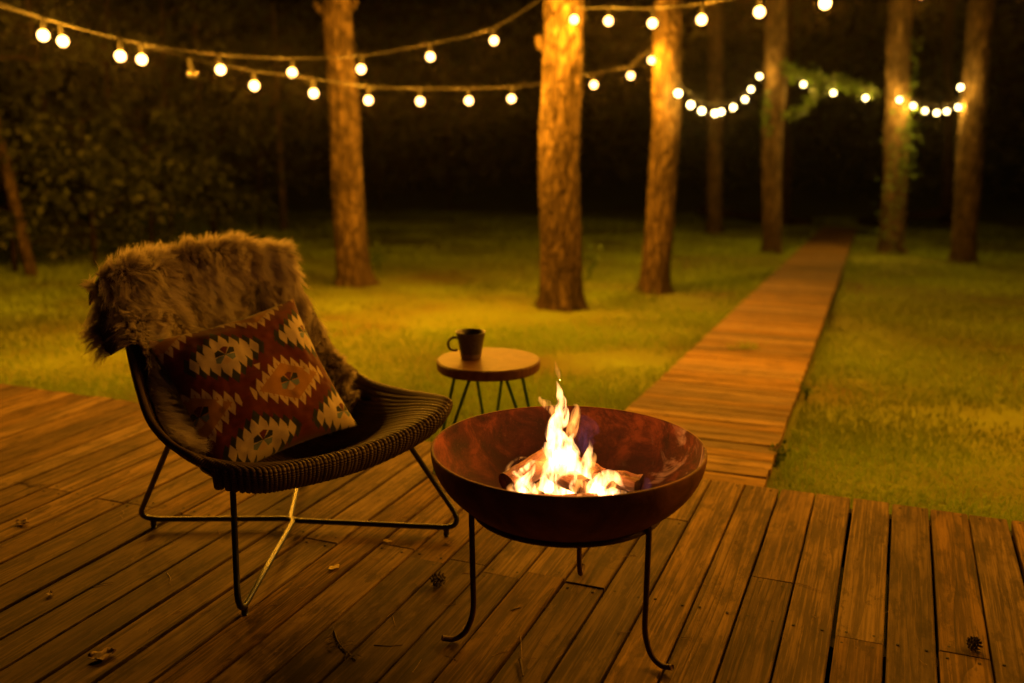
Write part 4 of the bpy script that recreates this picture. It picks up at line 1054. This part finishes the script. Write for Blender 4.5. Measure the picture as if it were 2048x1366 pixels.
# ================================================================== LITTER ON THE DECK
def pinecone(px, size, label, seed, az):
    p = onz(*px, 0.0); r = np.random.default_rng(seed); mb = MB(); n = 46
    core = lathe([(.001, -.5), (.10, -.42), (.15, 0), (.10, .4), (.001, .5)], 10); mb.add(core[0] * size, core[1])
    for i in range(n):
        f = i / n; z = -.45 + .92 * f; a = i * 2.39996; rr = .52 * math.sin(math.pi * (.14 + .8 * f)) ** .7 + .06 * r.random()
        d = np.array([math.cos(a), math.sin(a), .45 - .5 * f]); t_ = np.array([-math.sin(a), math.cos(a), 0]); b = np.array([0, 0, z])
        w = .085
        V = np.array([b + d * .08, b + d * rr * .7 + t_ * w, b + d * rr + [0, 0, .05], b + d * rr * .7 - t_ * w, b + d * rr * .75 + [0, 0, -.06]]) * size
        mb.add(V, [[0, 1, 2], [0, 2, 3], [0, 4, 1], [1, 4, 2], [2, 4, 3], [3, 4, 0]])
    o = mb.build('pinecone', M['cone'], smooth=False); o.rotation_euler = (R(75), 0, az); o.location = (p[0], p[1], size * .40)
    tag(o, label, 'pinecone', 'pinecones on the deck')
pinecone((875, 1172), .052, 'open dark pinecone lying between the chair and the fire bowl', 1, 1.0)
pinecone((1946, 1300), .042, 'dark crumbling pinecone on the deck at the lower right', 2, 2.4)
def leaf(px, L, w, az, label, mat, seed, curl=.35):
    p = onz(*px, 0.0); r = np.random.default_rng(seed); n, m = 9, 5; V = []
    for i in range(n):
        f = i / (n - 1); hw = w * math.sin(math.pi * (.06 + .9 * f)) ** .8
        for j in range(m):
            g = -1 + 2 * j / (m - 1); hw2 = hw * (1 + .22 * math.sin(13 * f + 2 * g + seed)); V.append((L * (f - .5), hw2 * g + .12 * w * math.sin(5 * f + seed), .5 * curl * L * ((f - .5) ** 2) + curl * w * .6 * abs(g + .3 * math.sin(4 * f)) + .28 * w * curl * math.sin(9 * f + 4 * g + seed)))
    V = np.array(V); V[:, 2] -= V[:, 2].min() - .0025
    o = mesh_np('leaf', V, grid_faces(n, m), mat); md = o.modifiers.new('s', 'SOLIDIFY'); md.thickness = .0007
    o.location = p; o.rotation_euler = (0, 0, az); tag(o, label, 'leaf', 'fallen leaves on the deck')
leaf((668, 1137), .042, .011, .9, 'bright yellow leaf lying under the front of the chair', M['yellowleaf'], 1)
leaf((775, 1084), .032, .008, -.4, 'small yellowish leaf by a board gap under the chair seat', M['yellowleaf'], 2)
leaf((205, 1315), .068, .024, .5, 'crumpled brown dry leaf at the lower left of the deck', M['dryleaf'], 3, .45)
leaf((898, 1088), .025, .007, .2, 'tiny brown leaf beside the right foot of the chair', M['dryleaf'], 4)
leaf((572, 1072), .03, .009, 1.2, 'tiny brown leaf under the crossing of the chair legs', M['dryleaf'], 5)
leaf((45, 1048), .055, .016, -.3, 'brown dry leaf at the left edge of the deck', M['dryleaf'], 6, .7)
leaf((100, 1190), .03, .009, 2.0, 'small dry leaf on the dark left boards', M['dryleaf'], 7, .6)
def twig(pxs, r0, label, mat='twig', side=0, seed=0, lift=.0):
    P = np.array([onz(x, y, r0 + .001) for x, y in pxs]); b = P.mean(0); b[2] = 0; mb = MB(); r = np.random.default_rng(seed)
    P[:, 2] += lift * np.sin(np.linspace(0, np.pi, len(P)))
    C = catmull(P - b, 18); V, F = tube(C, np.linspace(r0, r0 * .5, 18), 6); mb.add(V, F)
    for q in range(side):
        c = C[r.integers(2, 16)]; a = r.uniform(0, 6.28); L = r.uniform(.02, .045)
        V, F = tube(catmull([c, c + [math.cos(a) * L * .5, math.sin(a) * L * .5, .006], c + [math.cos(a) * L, math.sin(a) * L, .002]], 5), .0007, 4); mb.add(V, F)
    o = mb.build('twig', M[mat]); o.location = b; tag(o, label, 'twig', 'twigs on the deck')
twig([(668, 1262), (680, 1290), (712, 1320)], .0024, 'dark pine twig with needles in front of the chair', side=26, seed=3)
twig([(748, 1290), (778, 1292), (806, 1290)], .0014, 'thin dark twig left of the curled front foot', seed=4)
twig([(1040, 1318), (1046, 1352)], .0045, 'short thick stick between the front feet of the fire bowl', seed=5)
twig([(1041, 1270), (1044, 1318)], .0012, 'upright thin needle above the short stick', 'needle_dry', seed=6)
twig([(1235, 1265), (1252, 1264), (1268, 1262)], .0011, 'reddish needle left of the right front leg', 'needle_dry', seed=7)
twig([(1356, 1274), (1372, 1275), (1388, 1277)], .0012, 'reddish needle right of the right front leg', 'needle_dry', seed=8)
twig([(1022, 1220), (1036, 1216), (1042, 1214)], .0018, 'dark splinter behind the left front foot', seed=9)
twig([(333, 1145), (340, 1155), (340, 1168)], .0014, 'pale curved needle left of the front chair leg', 'needle_dry', seed=10)
twig([(30, 968), (52, 966), (62, 972), (92, 968)], .002, 'crooked dark twig near the left edge of the deck', side=6, seed=11)
twig([(186, 1172), (205, 1168), (226, 1165)], .0014, 'thin dark twig on the left boards', seed=12)
twig([(785, 1232), (788, 1242), (790, 1252)], .0012, 'small bent needle below the pinecone', 'needle_dry', seed=13)
twig([(1590, 1165), (1615, 1172), (1650, 1186)], .0012, 'long dry needle across the boards at the right', 'needle_dry', seed=14)
twig([(825, 1345), (836, 1330), (843, 1318)], .0012, 'pale dry needle left of the fire bowl foot', 'needle_dry', seed=15)
# dropped needles, too small to pick apart
nb_ = MB(); rn = np.random.default_rng(21)
for q in range(150):
    e_ = rn.uniform(-2.9, .9); s_ = rn.uniform(1.5, 3.55); L = rn.uniform(.018, .05); a_ = rn.uniform(0, 6.28); c_ = es(e_, s_, .0016)
    d_ = np.array([math.cos(a_), math.sin(a_), 0]) * L / 2; bend = np.array([-d_[1], d_[0], 0]) * rn.uniform(-.3, .3)
    V, F = tube(catmull([c_ - d_, c_ + bend, c_ + d_], 4), .0007, 4); nb_.add(V, F)
tag(nb_.build('pine_needles', M['needle_dry']), 'fine dry pine needles strewn over the deck boards', 'needles', kind='stuff')
# grass tuft that grows between the path planks
def tuft(px, label):
    r = ray(*px); g = on_ground(*px); g = g + [0, 0, .05]; rr = np.random.default_rng(9); V = []; F = []
    for i in range(90):
        a = rr.uniform(0, 6.28); x = rr.normal(0, .06); y = rr.normal(0, .02); h_ = rr.uniform(.03, .085); w = .0025
        d = np.array([math.cos(a), math.sin(a), 0]); t_ = np.array([-d[1], d[0], 0]); b = np.array([x, y, 0]); n0 = len(V)
        V += [b - t_ * w, b + t_ * w, b + d * h_ * .3 + [0, 0, h_ * .7] + t_ * w * .8, b + d * h_ * .3 + [0, 0, h_ * .7] - t_ * w * .8, b + d * h_ * .8 + [0, 0, h_]]
        F += [[n0, n0 + 1, n0 + 2], [n0, n0 + 2, n0 + 3], [n0 + 3, n0 + 2, n0 + 4]]
    o = mesh_np('grass_tuft', np.array(V), F, M['grass'], smooth=False, color=np.full((len(V), 1), .7)); o.location = g
    tag(o, label, 'grass tuft')
tuft((1482, 716), 'small tuft of grass growing through the plank path')

# ================================================================== HAZE: thin volume added to imitate the lens glow round the bulbs
hb = mesh_np('haze', *box(-60, 60, -12, 90, -4.5, 13), None, smooth=False)
hm = bpy.data.materials.new('lamp_glow_haze'); hm.use_nodes = True; ht = hm.node_tree
for x in list(ht.nodes):
    if x.type == 'BSDF_PRINCIPLED': ht.nodes.remove(x)
pv = ht.nodes.new('ShaderNodeVolumePrincipled'); pv.inputs['Color'].default_value = (.9, .9, .9, 1); pv.inputs['Density'].default_value = HAZE; pv.inputs['Anisotropy'].default_value = .94
ht.links.new(pv.outputs[0], ht.nodes['Material Output'].inputs['Volume']); hb.data.materials.append(hm)
tag(hb, 'thin haze added for the glow round the lamps', 'haze', kind='stuff')
